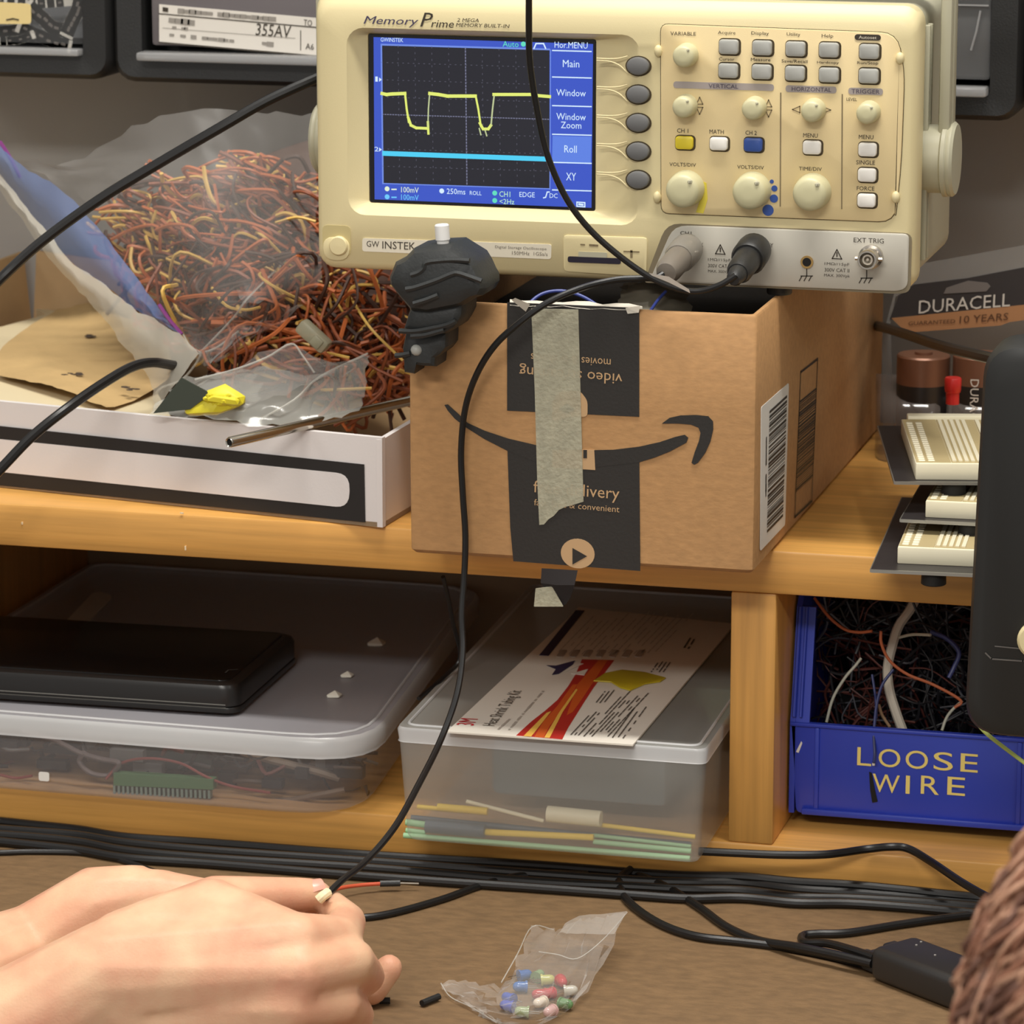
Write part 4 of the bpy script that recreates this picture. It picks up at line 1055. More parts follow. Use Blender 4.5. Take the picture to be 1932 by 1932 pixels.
solo('monitor_lead', cable([PY(1590, 598, .345), PY(1638, 611, .335), PY(1672, 619, .25), PY(1710, 631, .19), PY(1780, 654, .06), PY(1870, 676, -.075), PY(1930, 690, -.09)], .0028), m_cable,
     'black lead running from behind the brown box to the black monitor', 'cable')

# ================================================================ LEFT STORAGE BOX AND WHAT LIES ON IT
m_tub = mat('frosted_tub', (206, 206, 210), .3, spec=.5, alpha=.29)
m_lid = mat('frosted_lid', (192, 190, 196), .32, spec=.5, alpha=.58)
m_rimh = mat('frosted_rim', (222, 222, 222), .28, spec=.6, alpha=.62)
tl = [(-.4065, -.0215), (-.1185, -.0245), (-.150, .322), (-.4065, .322)]
def inset(P, d, r, n=6):
    c = V((sum(p[0] for p in P) / 4, sum(p[1] for p in P) / 4))
    Q = [(p[0] - math.copysign(d, p[0] - c.x), p[1] - math.copysign(d, p[1] - c.y)) for p in P]
    return rquad(Q, r, n)
tote = thing('storage_box', 'wide shallow frosted plastic box with lid, on the lower left shelf', 'storage box', (-.26, .12, BZ))
z3 = lambda P, z: [(x, y, z) for x, y in P]
rr_ = [.012, .042, .03, .012]
tb = B().loft([z3(inset(tl, .013, rr_), BZ + .0004), z3(inset(tl, .0095, rr_), BZ + .003), z3(inset(tl, .0045, rr_), .812)], cap1=False)
mk('tub', tb, m_tub, tote, 60)
lz = .8185
lidb = B().loft([z3(inset(tl, .0002, rr_), .8075), z3(inset(tl, -.0006, rr_), .809), z3(inset(tl, 0, rr_), lz - .002), z3(inset(tl, .002, rr_), lz)], cap0=False, cap1=False)
mk('lid_rim', lidb, m_rimh, tote, 60)
mk('lid_top', B().loft([z3(inset(tl, .002, rr_), lz), z3(inset(tl, .008, rr_), lz - .0002), z3(inset(tl, .010, rr_), lz - .0018), z3(inset(tl, .014, rr_), lz - .002)], cap0=False), m_lid, tote, 60)
mk('lid_bead', B().tube([V((x, y, lz + .0002)) for x, y in inset(tl, .0065, rr_)] + [V(inset(tl, .0065, rr_)[0] + (lz + .0002,))], .0008, 6), m_rimh, tote)
hd = thing_h = B().prism(rquad([uz(112, 1183, lz), uz(150, 1187, lz), uz(215, 1120, lz), uz(178, 1113, lz)], [.002, .002, .008, .008], 5), lz - .0018, lz - .0006)
mk('lid_tab', hd, mat('pale_tab', (214, 210, 200), .5, alpha=.9), tote)
# loose electronics seen through its front
def inside(x, y, Y=.004): return PY(x, y, Y)
tbk = thing('terminal_block', 'green screw terminal block inside the left frosted box', 'terminal block', inside(310, 1500, .0))
b = B(); p0, p1 = inside(214, 1459, .002), inside(402, 1470, .002)
b.prism([uy(214, 1459, 0), uy(402, 1471, 0), uy(402, 1490, 0), uy(214, 1482, 0)], 0, .006, FY(.006)); mk('block_body', b, mat('green_connector', (96, 132, 92), .45), tbk)
b = B()
for k in range(22):
    x = 218 + k * 8.5; b.box(PY(x, 1488 + k * .45, .002), (.0013, .004, .0045))
mk('block_pin', b, mat('grey_green_pin', (142, 156, 144), .4), tbk)
b = B().box(inside(320, 1420, .03), (.05, .004, .018), .001); solo('circuit_board', b, mat('dark_green_board', (58, 70, 66), .5), 'dark green circuit board standing behind the green terminal block', 'circuit board')
def incable(name, lab, pts, r, m, Y=.002, cat='wire', n=7): return solo(name, cable([PY(x, y, Y + (i % 2) * .003) for i, (x, y) in enumerate(pts)], r, 6, n), m, lab, cat)
m_redw = mat('dull_red_wire', (150, 72, 66), .45)
incable('red_wire', 'red wire arching over the green terminal block in the left box', [(200, 1470), (230, 1440), (280, 1431), (340, 1440), (390, 1466), (440, 1484), (510, 1496)], .0008, m_redw)
incable('red_wire', 'short red wire pair at the left end of the frosted box', [(0, 1462), (30, 1468), (60, 1464)], .0008, m_redw)
incable('grey_lead', 'flat grey lead folded in a loop left of the green terminal block', [(40, 1380), (100, 1395), (150, 1420), (190, 1432), (225, 1440), (205, 1462), (170, 1458), (150, 1436), (160, 1420)], .0014, mat('mauve_grey_lead', (120, 106, 104), .5))
incable('tan_strap', 'tan strap slanting down at the right end of the left box', [(455, 1418), (520, 1436), (600, 1456), (640, 1468)], .0022, mat('tan_strap_skin', (150, 134, 118), .6), .015)
incable('tan_strap', 'brown strap lying along the bottom right of the left box', [(450, 1512), (540, 1510), (600, 1500), (650, 1490)], .0016, mat('brown_strap_skin', (126, 104, 86), .6), .01)
jk = B(); rnd = random.Random(9)
for k in range(140):
    x = rnd.uniform(-60, 690); y = rnd.uniform(1395, 1518); Yk = rnd.uniform(.012, .06)
    p = PY(x, y + (x / 700) * 20, Yk)
    if p.z < .776 or p.z > .803: p.z = rnd.uniform(.777, .802)
    ln = rnd.uniform(.006, .022); a = rnd.uniform(-.6, .6)
    if rnd.random() < .55: jk.tube(smooth([p, p + V((ln * .4, -.004, ln * a)), p + V((ln, 0, ln * a * .4))], 3), rnd.uniform(.0006, .0014), 5, rnd.choice([0, 0, 1, 2, 3]))
    else: jk.box(p, (ln, .006, rnd.uniform(.003, .008)), 0, None, rnd.choice([0, 0, 1, 2]))
for v in jk.v: v.z = max(v.z, .7745); v.x = min(max(v.x, -.396), -.135)
o = solo('electronic_parts', jk, [mat('dim_black_part', (46, 44, 46), .5), mat('dim_brown_part', (96, 80, 70), .6), mat('dim_grey_part', (120, 118, 116), .5), mat('dim_red_part', (120, 66, 60), .5)], 'jumble of dark loose electronic parts filling the left frosted box', 'parts', kind='stuff')
m_scrap = mat('white_scrap', (236, 232, 218), .6)
for i, (lab, x, y, s) in enumerate((('white crumb on the left box lid nearest its front corner', 632, 1314, .0036), ('white crumb on the lid just behind the brightest one', 656, 1276, .0032), ('pale flat scrap far back on the left box lid', 712, 1216, .0046))):
    p = PZ(x, y, lz - .001)
    solo('paper_scrap', B().hull([(p + V((-s, 0, 0)), s * .35), (p + V((s * .5, s * 1.1, 0)), s * .3), (p + V((-s * .3, s * .9, s * .4)), s * .3), (p + V((s * .6, -s * .3, s * .1)), s * .22)], sub=1), m_scrap, lab, 'scrap', 'white scraps on the left box lid', ang=20)
p = PY(86, 1463, -.0135)
solo('white_spot', B().prism(rrect(p.x, p.z, .006, .005, .001, 3), 0, .0004, FY(-.0155)), mat('bright_white', (246, 244, 238), .5), 'tiny white spot on the front wall of the left box', 'sticker')  # small flat white patch set on the tub's front wall

m_tab = mat('glossy_black_case', (28, 26, 25), .3)
m_glass = mat('black_glass', (22, 20, 19), .18, spec=.35)
tabz = lz + .0008
fr = PZ(447, 1345, tabz); bk = PZ(517, 1256, tabz)
fl = PZ(0, 1316, tabz); dv = (fl - fr).normalized(); dv.z = 0; nn = V((dv.y, -dv.x, 0))
dep = abs((bk - fr).dot(nn)) + .018
tab = thing('tablet', 'black tablet in a dark folio case lying on the left box lid', 'tablet', fr + dv * .10 + nn * dep / 2)
Mtb = Matrix.Translation(fr) @ Matrix((dv * -1, nn, V((0, 0, 1)))).transposed().to_4x4()
def slab(b, x0, x1, y0, y1, z0, z1, r, bev): return b.prism(rrect((x0 + x1) / 2, (y0 + y1) / 2, x1 - x0, y1 - y0, r, 6), z0, z1, Mtb, bev=bev)
mk('folio_cover', slab(B(), -.202, .0006, -.0004, dep, -.0006, .0024, .008, .0008), m_tab, tab)
mk('cover_edge', B().tube([Mtb @ V((-.202, -.0004, .0023)), Mtb @ V((-.006, -.0004, .0023))], .0003, 5).tube([Mtb @ V((-.202, -.0012, .0042)), Mtb @ V((-.006, -.0012, .0042))], .0003, 5), mat('silver_edge', (120, 118, 112), .3, metal=.5), tab)
body_ = slab(B(), -.202, .0006, -.001, dep, .0030, .0155, .010, .0035)
mk('tablet_case', body_, m_tab, tab)
mk('tablet_screen', slab(B(), -.202, -.006, .005, dep - .005, .0150, .0160, .006, .0003), m_glass, tab)
mk('case_notch', B().line([(-.0125, .020), (-.0125, .026), (-.008, .028)], .0006, Mtb, up=.01625), mat('worn_grey_line2', (90, 84, 78), .5), tab)

# ================================================================ SMALL STORAGE BOX WITH SHRINK TUBE
ts = [(-.0985, -.0455), (.0655, -.0455), (.0575, .272), (-.109, .272)]
kit = thing('storage_box', 'narrow frosted plastic box of shrink tubing, projecting beside the wooden divider', 'storage box', (-.02, .11, BZ))
r4 = [.006, .006, .006, .006]
tb = B().loft([z3(inset(ts, .006, r4), BZ + .0004), z3(inset(ts, .0042, r4), BZ + .003), z3(inset(ts, .0012, r4), .829)], cap1=False)
mk('tub', tb, mat('milky_tub', (226, 226, 220), .28, spec=.6, alpha=.32), kit, 60)
LZ = .8349
mk('lid_rim', B().loft([z3(inset(ts, -.0006, r4), .8270), z3(inset(ts, -.001, r4), .8278), z3(inset(ts, -.0004, r4), LZ - .0016), z3(inset(ts, .0012, r4), LZ)], cap0=False, cap1=False), m_rimh, kit, 60)
mk('lid_top', B().loft([z3(inset(ts, .0012, r4), LZ), z3(inset(ts, .006, r4), LZ - .0002)], cap0=False), mat('frosted_lid_clear', (190, 190, 184), .3, alpha=.5), kit, 60)
e = inset(ts, .0052, r4)
mk('lid_bead', B().tube([V((x, y, LZ + .0003)) for x, y in e] + [V((e[0][0], e[0][1], LZ + .0003))], .0008, 6), m_rimh, kit)
# printed kit card on the lid
CZ = LZ + .0014
kc = thing('kit_card', 'printed white shrink tubing kit card lying on the narrow box lid', 'card', PZ(1050, 1280, CZ))
zk = lambda x, y: uz(840 + x / 3.45, 1130 + y / 3.45, CZ)
crn = [zk(10, 862), zk(1222, 948), uz(1372, 1176, CZ), uz(1092, 1146, CZ)]
crn[2] = (crn[1][0] + .000, crn[2][1]); crn[3] = (crn[3][0], crn[3][1])
sheet = mk('card_sheet', B().prism(crn, CZ - .0009, CZ), mat('coated_card', (232, 226, 214), .45), kc)
FK2 = FZ(CZ)
t = B()
t.prism([zk(462, 890), zk(560, 800), zk(650, 730), zk(730, 660), zk(800, 570), zk(850, 490), zk(890, 395), zk(1100, 400), zk(1040, 480), zk(965, 580), zk(900, 680), zk(850, 760), zk(800, 840), zk(762, 915)], 0, .0002, FK2)
sw = mk('red_swoosh', t, mat('red_print', (180, 44, 36), .5), sheet)
t = B()
t.prism([zk(580, 900), zk(640, 800), zk(730, 700), zk(830, 560), zk(860, 560), zk(780, 700), zk(680, 830), zk(640, 905)], .0002, .0003, FK2, 0)
t.prism([zk(860, 560), zk(1000, 400), zk(1060, 400), zk(900, 640), zk(830, 740), zk(790, 760)], .0002, .0003, FK2, 0)
t.prism([zk(510, 896), zk(660, 745), zk(690, 735), zk(560, 900)], .0003, .0004, FK2, 1); t.prism([zk(645, 906), zk(740, 745), zk(765, 740), zk(680, 908)], .0003, .0004, FK2, 1)
t.prism([zk(740, 745), zk(850, 590), zk(862, 595), zk(765, 740)], .0003, .0004, FK2, 1)
mk('swoosh_stripe', t, [mat('orange_print', (206, 92, 36), .5), mat('amber_print', (236, 186, 84), .5)], sw)
t = B()
t.prism([zk(660, 435), zk(720, 438), zk(845, 405), zk(830, 430), zk(740, 490), zk(695, 497), zk(720, 460)], .0002, .0004, FK2, 0)
t.prism([zk(850, 420), zk(900, 425), zk(800, 470), zk(760, 485)], .0002, .0004, FK2, 1); t.prism([zk(820, 490), zk(930, 460), zk(905, 500)], .0002, .0004, FK2, 1)
mk('burst_mark', t, [mat('navy_print', (52, 46, 78), .5), MATS['coated_card']], sheet)
t = B(); ang_ = 94
t.text('3M', FK2, zk(143, 803), .0125, .0092, ang_, 0, .012, 0, .0003)
mk('red_lettering', t, mat('red_letter', (196, 36, 48), .5), sheet)
t = B()
t.text('Heat Shrink Tubing Kit', FK2, zk(385, 712), .069, .0085, ang_ - 1, 0, .0, 0, .0003)
rnd = random.Random(6)
smudge(t, FK2, zk(345, 852), zk(430, 775), .0014, 9, rnd, 1); smudge(t, FK2, zk(415, 855), zk(640, 600), .0014, 34, rnd, 1)
def para(x0, y0, x1, y1, n, gap, wd=.0007, mi=0, jit=.25):
    for k in range(n):
        a = V(zk(x0 + k * gap, y0)); b_ = V(zk(x1 + k * gap, y1)); f0, f1 = rnd.uniform(0, jit * .3), 1 - rnd.uniform(0, jit)
        for s in range(9):
            if rnd.random() < .12: continue
            u0 = f0 + (f1 - f0) * s / 9; u1 = f0 + (f1 - f0) * (s + .85) / 9
            t.line([tuple(a + (b_ - a) * u0), tuple(a + (b_ - a) * u1)], wd, FK2, mi, .0003)
para(815, 890, 960, 735, 3, 26); para(900, 900, 1190, 590, 7, 26); para(1085, 910, 1240, 700, 3, 36)
para(980, 680, 1060, 580, 3, 26); para(1340, 480, 1390, 410, 4, 26, jit=.1); para(720, 365, 1000, 80, 16, 42, .0005, 1); para(1550, 330, 1600, 250, 2, 30, .001)
mk('card_text', t, [mat('dark_grey_letter', (90, 84, 78), .6), mat('pale_grey_letter', (176, 166, 156), .6)], sheet)
t = B()
t.prism([zk(612, 368), zk(672, 372), zk(908, 78), zk(850, 75)], 0, .0003, FK2)
mk('dark_title_bar', t, MATS['navy_print'], sheet)
t = B()
for k in range(7):
    x = 720 + k * 85; t.prism(rquad([zk(x, 378), zk(x + 46, 382), zk(x + 78, 335), zk(x + 34, 332)], .002, 3), 0, .0003, FK2)
mk('size_swatch', t, MATS['pale_grey_letter'], sheet)
t = B().prism([zk(965, 540), zk(1040, 490), zk(1150, 468), zk(1300, 484), zk(1436, 520), zk(1400, 545), zk(1300, 560), zk(1205, 602), zk(1140, 585), zk(1080, 548)], .0003, .0009, FK2, bev=.0004)
solo('yellow_scrap', t, mat('yellow_film_scrap', (196, 176, 40), .4), 'yellow translucent scrap lying on the white kit card', 'scrap')

# shrink tubes lying in the box, largest in front
def st_(label, x0, y0, x1, y1, dpx, m, Y, hollow=True, k=0):
    a, b_ = PY(x0, y0, Y), PY(x1, y1, Y); r = dpx / 2 / 3.97e3
    return solo('shrink_tube', B().tube([a, a * .5 + b_ * .5, b_], r, 12), m, label, 'shrink tube', 'shrink tubes in the narrow box')
m_ty, m_tw, m_tg, m_tb = mat('yellow_shrink', (252, 214, 70), .45), mat('cream_shrink', (250, 240, 206), .45), mat('green_shrink', (172, 220, 170), .45), mat('slate_shrink', (84, 100, 114), .45)
for a in (('thin yellow tube with the stub end at upper left', 788, 1522, 850, 1528, 10, m_ty, -.028), ('short thick yellow tube at upper left of the pile', 826, 1523, 920, 1531, 17, m_ty, -.030),
          ('thin cream tube slanting across behind the white one', 880, 1512, 1026, 1549, 9, m_tw, -.026), ('thick white tube, the widest in the pile', 1033, 1535, 1134, 1545, 34, m_tw, -.029),
          ('long thin yellow tube running to the right end', 1130, 1556, 1312, 1579, 10, m_ty, -.024), ('short thick slate grey tube at lower left', 804, 1558, 915, 1568, 29, m_tb, -.0325),
          ('yellow tube in front of the slate grey one', 915, 1570, 1120, 1580, 14, m_ty, -.031), ('long slate grey tube lying across the middle', 776, 1543, 1304, 1594, 13, m_tb, -.020),
          ('short pale green tube stub at far left', 766, 1551, 803, 1556, 14, m_tg, -.028), ('lower pale green tube stub at far left', 766, 1566, 803, 1571, 10, m_tg, -.031),
          ('long pale green tube along the bottom front', 762, 1576, 1302, 1620, 12, m_tg, -.0335), ('pale green tube at the lower right end', 1120, 1588, 1304, 1606, 11, m_tg, -.030), ('pale green tube under the slate one, right half', 1118, 1576, 1304, 1597, 9, m_tg, -.024)):
    st_(*a)
pk = B().box((-.015, .06, .800), (.095, .10, .030), .004)
solo('slate_packet', pk, mat('slate_packet_skin', (104, 116, 122), .5), 'blue grey packet standing behind the tubes in the narrow box', 'packet')
pk = B().box((.004, .15, .812), (.11, .07, .022), .004)
solo('green_packet', pk, mat('green_packet_skin', (128, 144, 116), .5), 'pale green packet at the back of the narrow box', 'packet')

# ================================================================ BLUE BIN OF LOOSE WIRE
m_bin = mat('blue_bin_plastic', (52, 72, 190), .32, spec=.5)
yb = YL = .036
XL, XR = .0924, .2270
zl_ = PY(1490, 1362, YL).z; zlo = PY(1507, 1534, YL).z
bin_ = thing('parts_bin', 'blue plastic parts bin with yellow lettering in the lower right shelf bay', 'bin', (.16, .15, BZ))
sl = V((0, 0, 1))
FBn = frame((0, yb, zlo), (1, 0, 0), sl)
hl = zl_ - zlo
lipb = B()
lipb.prism(rquad([(XL + .0038, 0), (XR - .0038, 0), (XR, hl), (XL, hl)], [.003, .003, .0015, .0015], 4), -.0028, 0, FBn, bev=.0008)
mk('front_lip', lipb, m_bin, bin_)
rb = B()
rb.box(((XL + XR) / 2, .0017, .0010), (XR - XL - .014, .0035, .0030), .001, FBn)
rb.box(((XL + XR) / 2, hl - .0008, .0004), (XR - XL, .0022, .0022), .0008, FBn)
for x in (XL + .0145, XR - .0145): rb.box((x, hl / 2, .0004), (.0025, hl - .004, .0016), .0006, FBn)
mk('lip_rib', rb, m_bin, bin_)
for x in (XL, XR - .0028):
    sd = B()
    prof = [(yb, zlo), (YL, zl_), (YL + .003, zl_ + .008), (.050, .888), (.062, .9000), (.25, .9000), (.25, zlo)]
    sd.prism(prof, 0, .0028, FX(x))
    mk('bin_side', sd, m_bin, bin_, 30)
for x in (XL, XR - .010):
    fl_ = B().loft([[(x, YL + .001, zl_), (x + .010, YL + .001, zl_), (x + .010, YL + .004, zl_), (x, YL + .004, zl_)], [(x, .0505, .888), (x + .010, .0505, .888), (x + .010, .0535, .888), (x, .0535, .888)]])
    mk('side_flange', fl_, m_bin, bin_, 30)
mk('flange_rib', B().tube([V((XL + .002, YL, zl_ + .003)), V((XL + .002, .0495, .888))], .0011, 6).tube([V((XL + .0055, YL, zl_ + .003)), V((XL + .0055, .0495, .888))], .0008, 6), m_bin, bin_)
mk('bin_floor', B().box(((XL + XR) / 2, .145, zlo + .0015), (XR - XL - .008, .212, .003)), m_bin, bin_)
mk('stacking_foot', B().box(((XL + XR) / 2, .16, (BZ + zlo) / 2 + .0002), (XR - XL - .02, .17, zlo - BZ)), m_bin, bin_)
mk('bin_back', B().box(((XL + XR) / 2, .2505, (.9 + zlo) / 2), (XR - XL, .003, .9 - zlo)), m_bin, bin_)
def ubn(px, py):
    o = V((0, yb, zlo)); nrm = FBn.to_3x3() @ V((0, 0, 1)); rr = ray(px, py); k = (o - CAM).dot(nrm) / rr.dot(nrm); p = CAM + rr * k - o
    return (p.x, p.dot(sl))
t = B()
for row in ([('L', 1617, 1645, 1427), ('O', 1657, 1700, 1430), ('O', 1708, 1752, 1433), ('S', 1761, 1799, 1436), ('E', 1812, 1846, 1439)], [('W', 1645, 1699, 1478), ('I', 1709, 1717, 1480), ('R', 1737, 1773, 1481), ('E', 1787, 1822, 1483)]):
    for ch, x0, x1, y in row:
        t.text(ch, FBn, ubn((x0 + x1) / 2, y), (x1 - x0) / 3.78e3, .0098, -.3, 0, .006, 0, .0005, res=5)
let = mk('bin_lettering', t, mat('yellow_letter', (250, 228, 132), .5), bin_)
t = B(); t.prism([ubn(1646, 1438), ubn(1651, 1438), ubn(1651, 1444), ubn(1646, 1444)], 0, .0006, FBn)
mk('letter_flake', t, m_white, bin_)
t = B(); t.prism([ubn(1640, 1456), ubn(1645, 1458), ubn(1650, 1485), ubn(1656, 1512), ubn(1646, 1514), ubn(1642, 1490)], 0, .0006, FBn)
mk('black_scuff', t, m_hole, bin_)
mk('white_chip', B().prism([ubn(1502, 1418), ubn(1512, 1398), ubn(1514, 1402), ubn(1507, 1420)], 0, .0005, FBn), m_white, bin_)
# wires in it
m_bw = {'w': mat('white_cable_skin', (212, 204, 188), .4), 'o': mat('orange_thin_wire', (178, 96, 58), .45), 'b': mat('navy_thin_wire', (50, 58, 110), .45), 'p': mat('pale_thin_wire', (186, 186, 170), .45)}
def bw(label, pts, r, m, Y0=.06, Y1=.05, name='loose_wire'):
    n = len(pts); return solo(name, cable([PY(1440 + x / 3.116, 1080 + y / 3.116, Y0 + (Y1 - Y0) * i / (n - 1)) for i, (x, y) in enumerate(pts)], r, 6, 9), m, label, 'wire', 'wires in the blue bin')
bw('thick white cable bending down through the blue bin', [(900, 150), (860, 225), (800, 310), (762, 420), (732, 560), (742, 690), (780, 820), (820, 930)], .0026, m_bw['w'], .085, .055)
bw('orange wire at the upper left of the blue bin', [(300, 150), (340, 205), (400, 275), (480, 335), (560, 352), (640, 345)], .0008, m_bw['o'])
bw('orange wire crossing in front of the white cable', [(692, 345), (695, 420), (745, 520), (850, 600), (1000, 660), (1160, 752), (1125, 795)], .0008, m_bw['o'], .05, .045)
bw('navy wire hanging over the bin lip left of the lettering', [(765, 570), (700, 660), (668, 770), (655, 880), (650, 960), (655, 1060), (650, 1120)], .0008, m_bw['b'], .05, .030)
bw('second navy wire beside the white cable', [(640, 600), (655, 700), (662, 760), (665, 860)], .0007, m_bw['b'])
bw('pale wire curving at the left of the blue bin', [(575, 505), (540, 550), (480, 620), (410, 740), (372, 880)], .0008, m_bw['p'])
bw('pale wire sticking out right of the white cable', [(800, 382), (880, 365), (985, 368)], .0008, m_bw['p'])
bw('pale wire tip under the black monitor edge', [(1170, 755), (1110, 810), (1075, 860), (1050, 930)], .0008, m_bw['p'])
bw('navy loop of wire against the black monitor edge', [(985, 350), (1080, 390), (1150, 470), (1120, 560), (1090, 620)], .0012, m_bw['b'])
bw('tan wire running beside the white cable', [(680, 780), (700, 840), (745, 910)], .0008, mat('tan_thin_wire', (160, 130, 100), .5))
tg = B(); rnd = random.Random(31)
for k in range(420):
    x = rnd.uniform(285, 1500); y = rnd.uniform(170, 930)
    left = x < 760
    p = PY(1440 + x / 3.116, 1080 + y / 3.116, rnd.uniform(.07, .13)); p.x = min(max(p.x, XL + .006), XR - .006)
    a = rnd.uniform(0, 6.3); ln = rnd.uniform(.006, .02); dv_ = V((math.cos(a), rnd.uniform(-.3, .3), math.sin(a))) * ln
    bd2 = V((rnd.uniform(-1, 1), 0, rnd.uniform(-1, 1))) * ln * .5
    tg.tube(smooth([p - dv_, p + bd2, p + dv_], 4), rnd.uniform(.0004, .0008), 5, rnd.choices([0, 1, 2], [.35, .6, .05] if left and y > 380 else [.75, .1, .15])[0])
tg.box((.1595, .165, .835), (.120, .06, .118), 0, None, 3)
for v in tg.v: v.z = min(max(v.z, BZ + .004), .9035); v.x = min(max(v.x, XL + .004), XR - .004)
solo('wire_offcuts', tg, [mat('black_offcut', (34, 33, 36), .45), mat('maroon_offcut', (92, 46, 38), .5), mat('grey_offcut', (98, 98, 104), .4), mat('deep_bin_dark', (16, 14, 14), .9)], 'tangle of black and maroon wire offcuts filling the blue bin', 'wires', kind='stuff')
solo('green_wire', cable([PY(1835, 1352, -.05), PY(1850, 1372, -.08), PY(1866, 1388, -.09), PY(1898, 1413, -.09), PY(1945, 1448, -.09)], .0010), mat('lime_wire', (190, 206, 110), .4), 'thin lime green wire dropping from under the black monitor past the bin', 'wire')

# ================================================================ CABLES
def desk(name, label, pts, r, h=None, k=8, yw=-.0030, cat='cable', group=None, m=None):
    h = h or .75 + r
    return solo(name, cable([on(x, y, h, yw) if len(q_) == 0 else on(x, y, q_[0], yw) for x, y, *q_ in pts], r, k, 10), m or m_cable, label, cat, group)
base_ = [(-420, 1516), (-240, 1528), (-60, 1541), (60, 1551), (150, 1560), (240, 1575), (400, 1588), (700, 1608), (1000, 1629), (1200, 1642), (1300, 1647), (1400, 1650), (1500, 1661), (1600, 1667), (1700, 1675), (1800, 1684), (1890, 1692), (1990, 1702), (2300, 1727)]
spread = [1.0, 1.0, 1.0, 1.0, 1, 1, 1, 1.05, 1.1, 1.1, 1.1, 1.0, 1, .9, .85, .8, .8, .8, .8]
for i, (lab, h, yw) in enumerate((('topmost cable of the black bundle along the shelf foot', .765, -.0026), ('second cable down in the black bundle along the shelf foot', .760, -.0030), ('third cable down in the black bundle along the shelf foot', .7540, -.0040), ('front cable of the black bundle along the shelf foot', .7526, -.006))):
    pts = [(x, y + i * 13.0 * s + 4 + 1.5 * math.sin(x * .011 + i * 1.9)) for (x, y), s in zip(base_, spread)]
    solo('bundle_cable', cable([on(x, y, .7526, -.0029 - .0007 * i) for x, y in pts], .00250, 8, 10), m_cable, lab, 'cable', 'black cables bundled along the shelf foot')
desk('desk_cable', 'thin black cable on the desk at far left, ending behind the hand', [(-420, 1590), (-200, 1602), (-40, 1609), (60, 1607), (150, 1609), (210, 1618), (262, 1634), (330, 1660)], .0016)
desk('desk_cable', 'black cable curving from the hands up to the cable bundle', [(560, 1728), (660, 1732), (730, 1725), (830, 1698), (900, 1673), (960, 1656), (1030, 1648), (1110, 1650)], .0019)
desk('desk_cable', 'black cable rising over the shelf foot below the blue bin', [(1318, 1606), (1400, 1610), (1480, 1613), (1560, 1612), (1630, 1603), (1680, 1598), (1715, 1602), (1760, 1628), (1820, 1668), (1880, 1700), (1960, 1730)], .0021, .776, 8, -.0035)
desk('plug_lead', 'left lead of the black plug, looping down from the bundle', [(1190, 1640), (1168, 1662), (1185, 1700), (1240, 1740), (1310, 1766), (1400, 1777), (1480, 1787), (1560, 1802), (1640, 1822)], .0022)
desk('plug_lead', 'second lead of the black plug, straighter, from the bundle', [(1200, 1650), (1260, 1675), (1320, 1712), (1370, 1748), (1430, 1774), (1500, 1786, .756), (1570, 1800, .757), (1645, 1818, .757)], .0022)
desk('plug_lead', 'hooked lead of the black plug, returning to the right edge', [(1960, 1708), (1880, 1721), (1800, 1730), (1700, 1744), (1600, 1760), (1540, 1762), (1514, 1766), (1518, 1778, .754), (1560, 1780, .757), (1600, 1790, .759), (1650, 1806, .760)], .0021)
# inline plug
pa, pb_ = PZ(1655, 1845, .75), PZ(1860, 1925, .75)
ax = (pb_ - pa).normalized(); nn = V((-ax.y, ax.x, 0))
plug = thing('inline_plug', 'black moulded inline plug on the desk at lower right', 'plug', pa + ax * .03)
Mp = Matrix.Translation(pa) @ Matrix((ax, nn, V((0, 0, 1)))).transposed().to_4x4()
mk('plug_body', B().box((.033, .009, .0088), (.066, .030, .0170), .0045, Mp, seg=4), mat('plug_plastic', (40, 38, 37), .4), plug, 50)
mk('strain_relief', B().box((-.005, .004, .0062), (.012, .011, .009), .002, Mp).box((-.013, .004, .0058), (.006, .008, .0075), .002, Mp), m_black, plug)
mk('strain_relief', B().box((-.004, .017, .0080), (.014, .009, .0085), .002, Mp), m_black, plug)
dt = B()
for x, y in ((.013, .013), (.029, .010), (.011, .018)): dt.lathe([(.0006, .0172), (.0006, .0177), (.0001, .0177)], 10, Mp @ Matrix.Translation((x, y, 0)))
mk('white_speck', dt, mat('plug_speck', (150, 146, 142), .5), plug)

# mains leads at the left
solo('power_lead', cable([PY(-420, 860, -.08), PY(-200, 710, -.05), PY(-60, 590, -.03), PY(0, 527, -.01), PY(80, 455, .0), PY(190, 375, .01), PY(300, 308, .02), PY(420, 238, .03), PY(500, 192, .04), PY(580, 155, .05), PY(640, 130, .06)], .0028), m_cable, 'thick black lead rising from the left edge to behind the oscilloscope', 'cable')
solo('power_lead', cable([PY(-420, 1180, -.06), PY(-200, 1060, -.06), PY(-60, 945, -.06), PY(0, 886, -.055), PY(60, 824, -.045), PY(130, 768, -.03), PY(200, 720, .0), PY(250, 692, .025), PY(288, 684, .04), PY(330, 690, .06)], .0027), m_cable, 'thick black lead crossing the white carton into the kraft paper', 'cable')
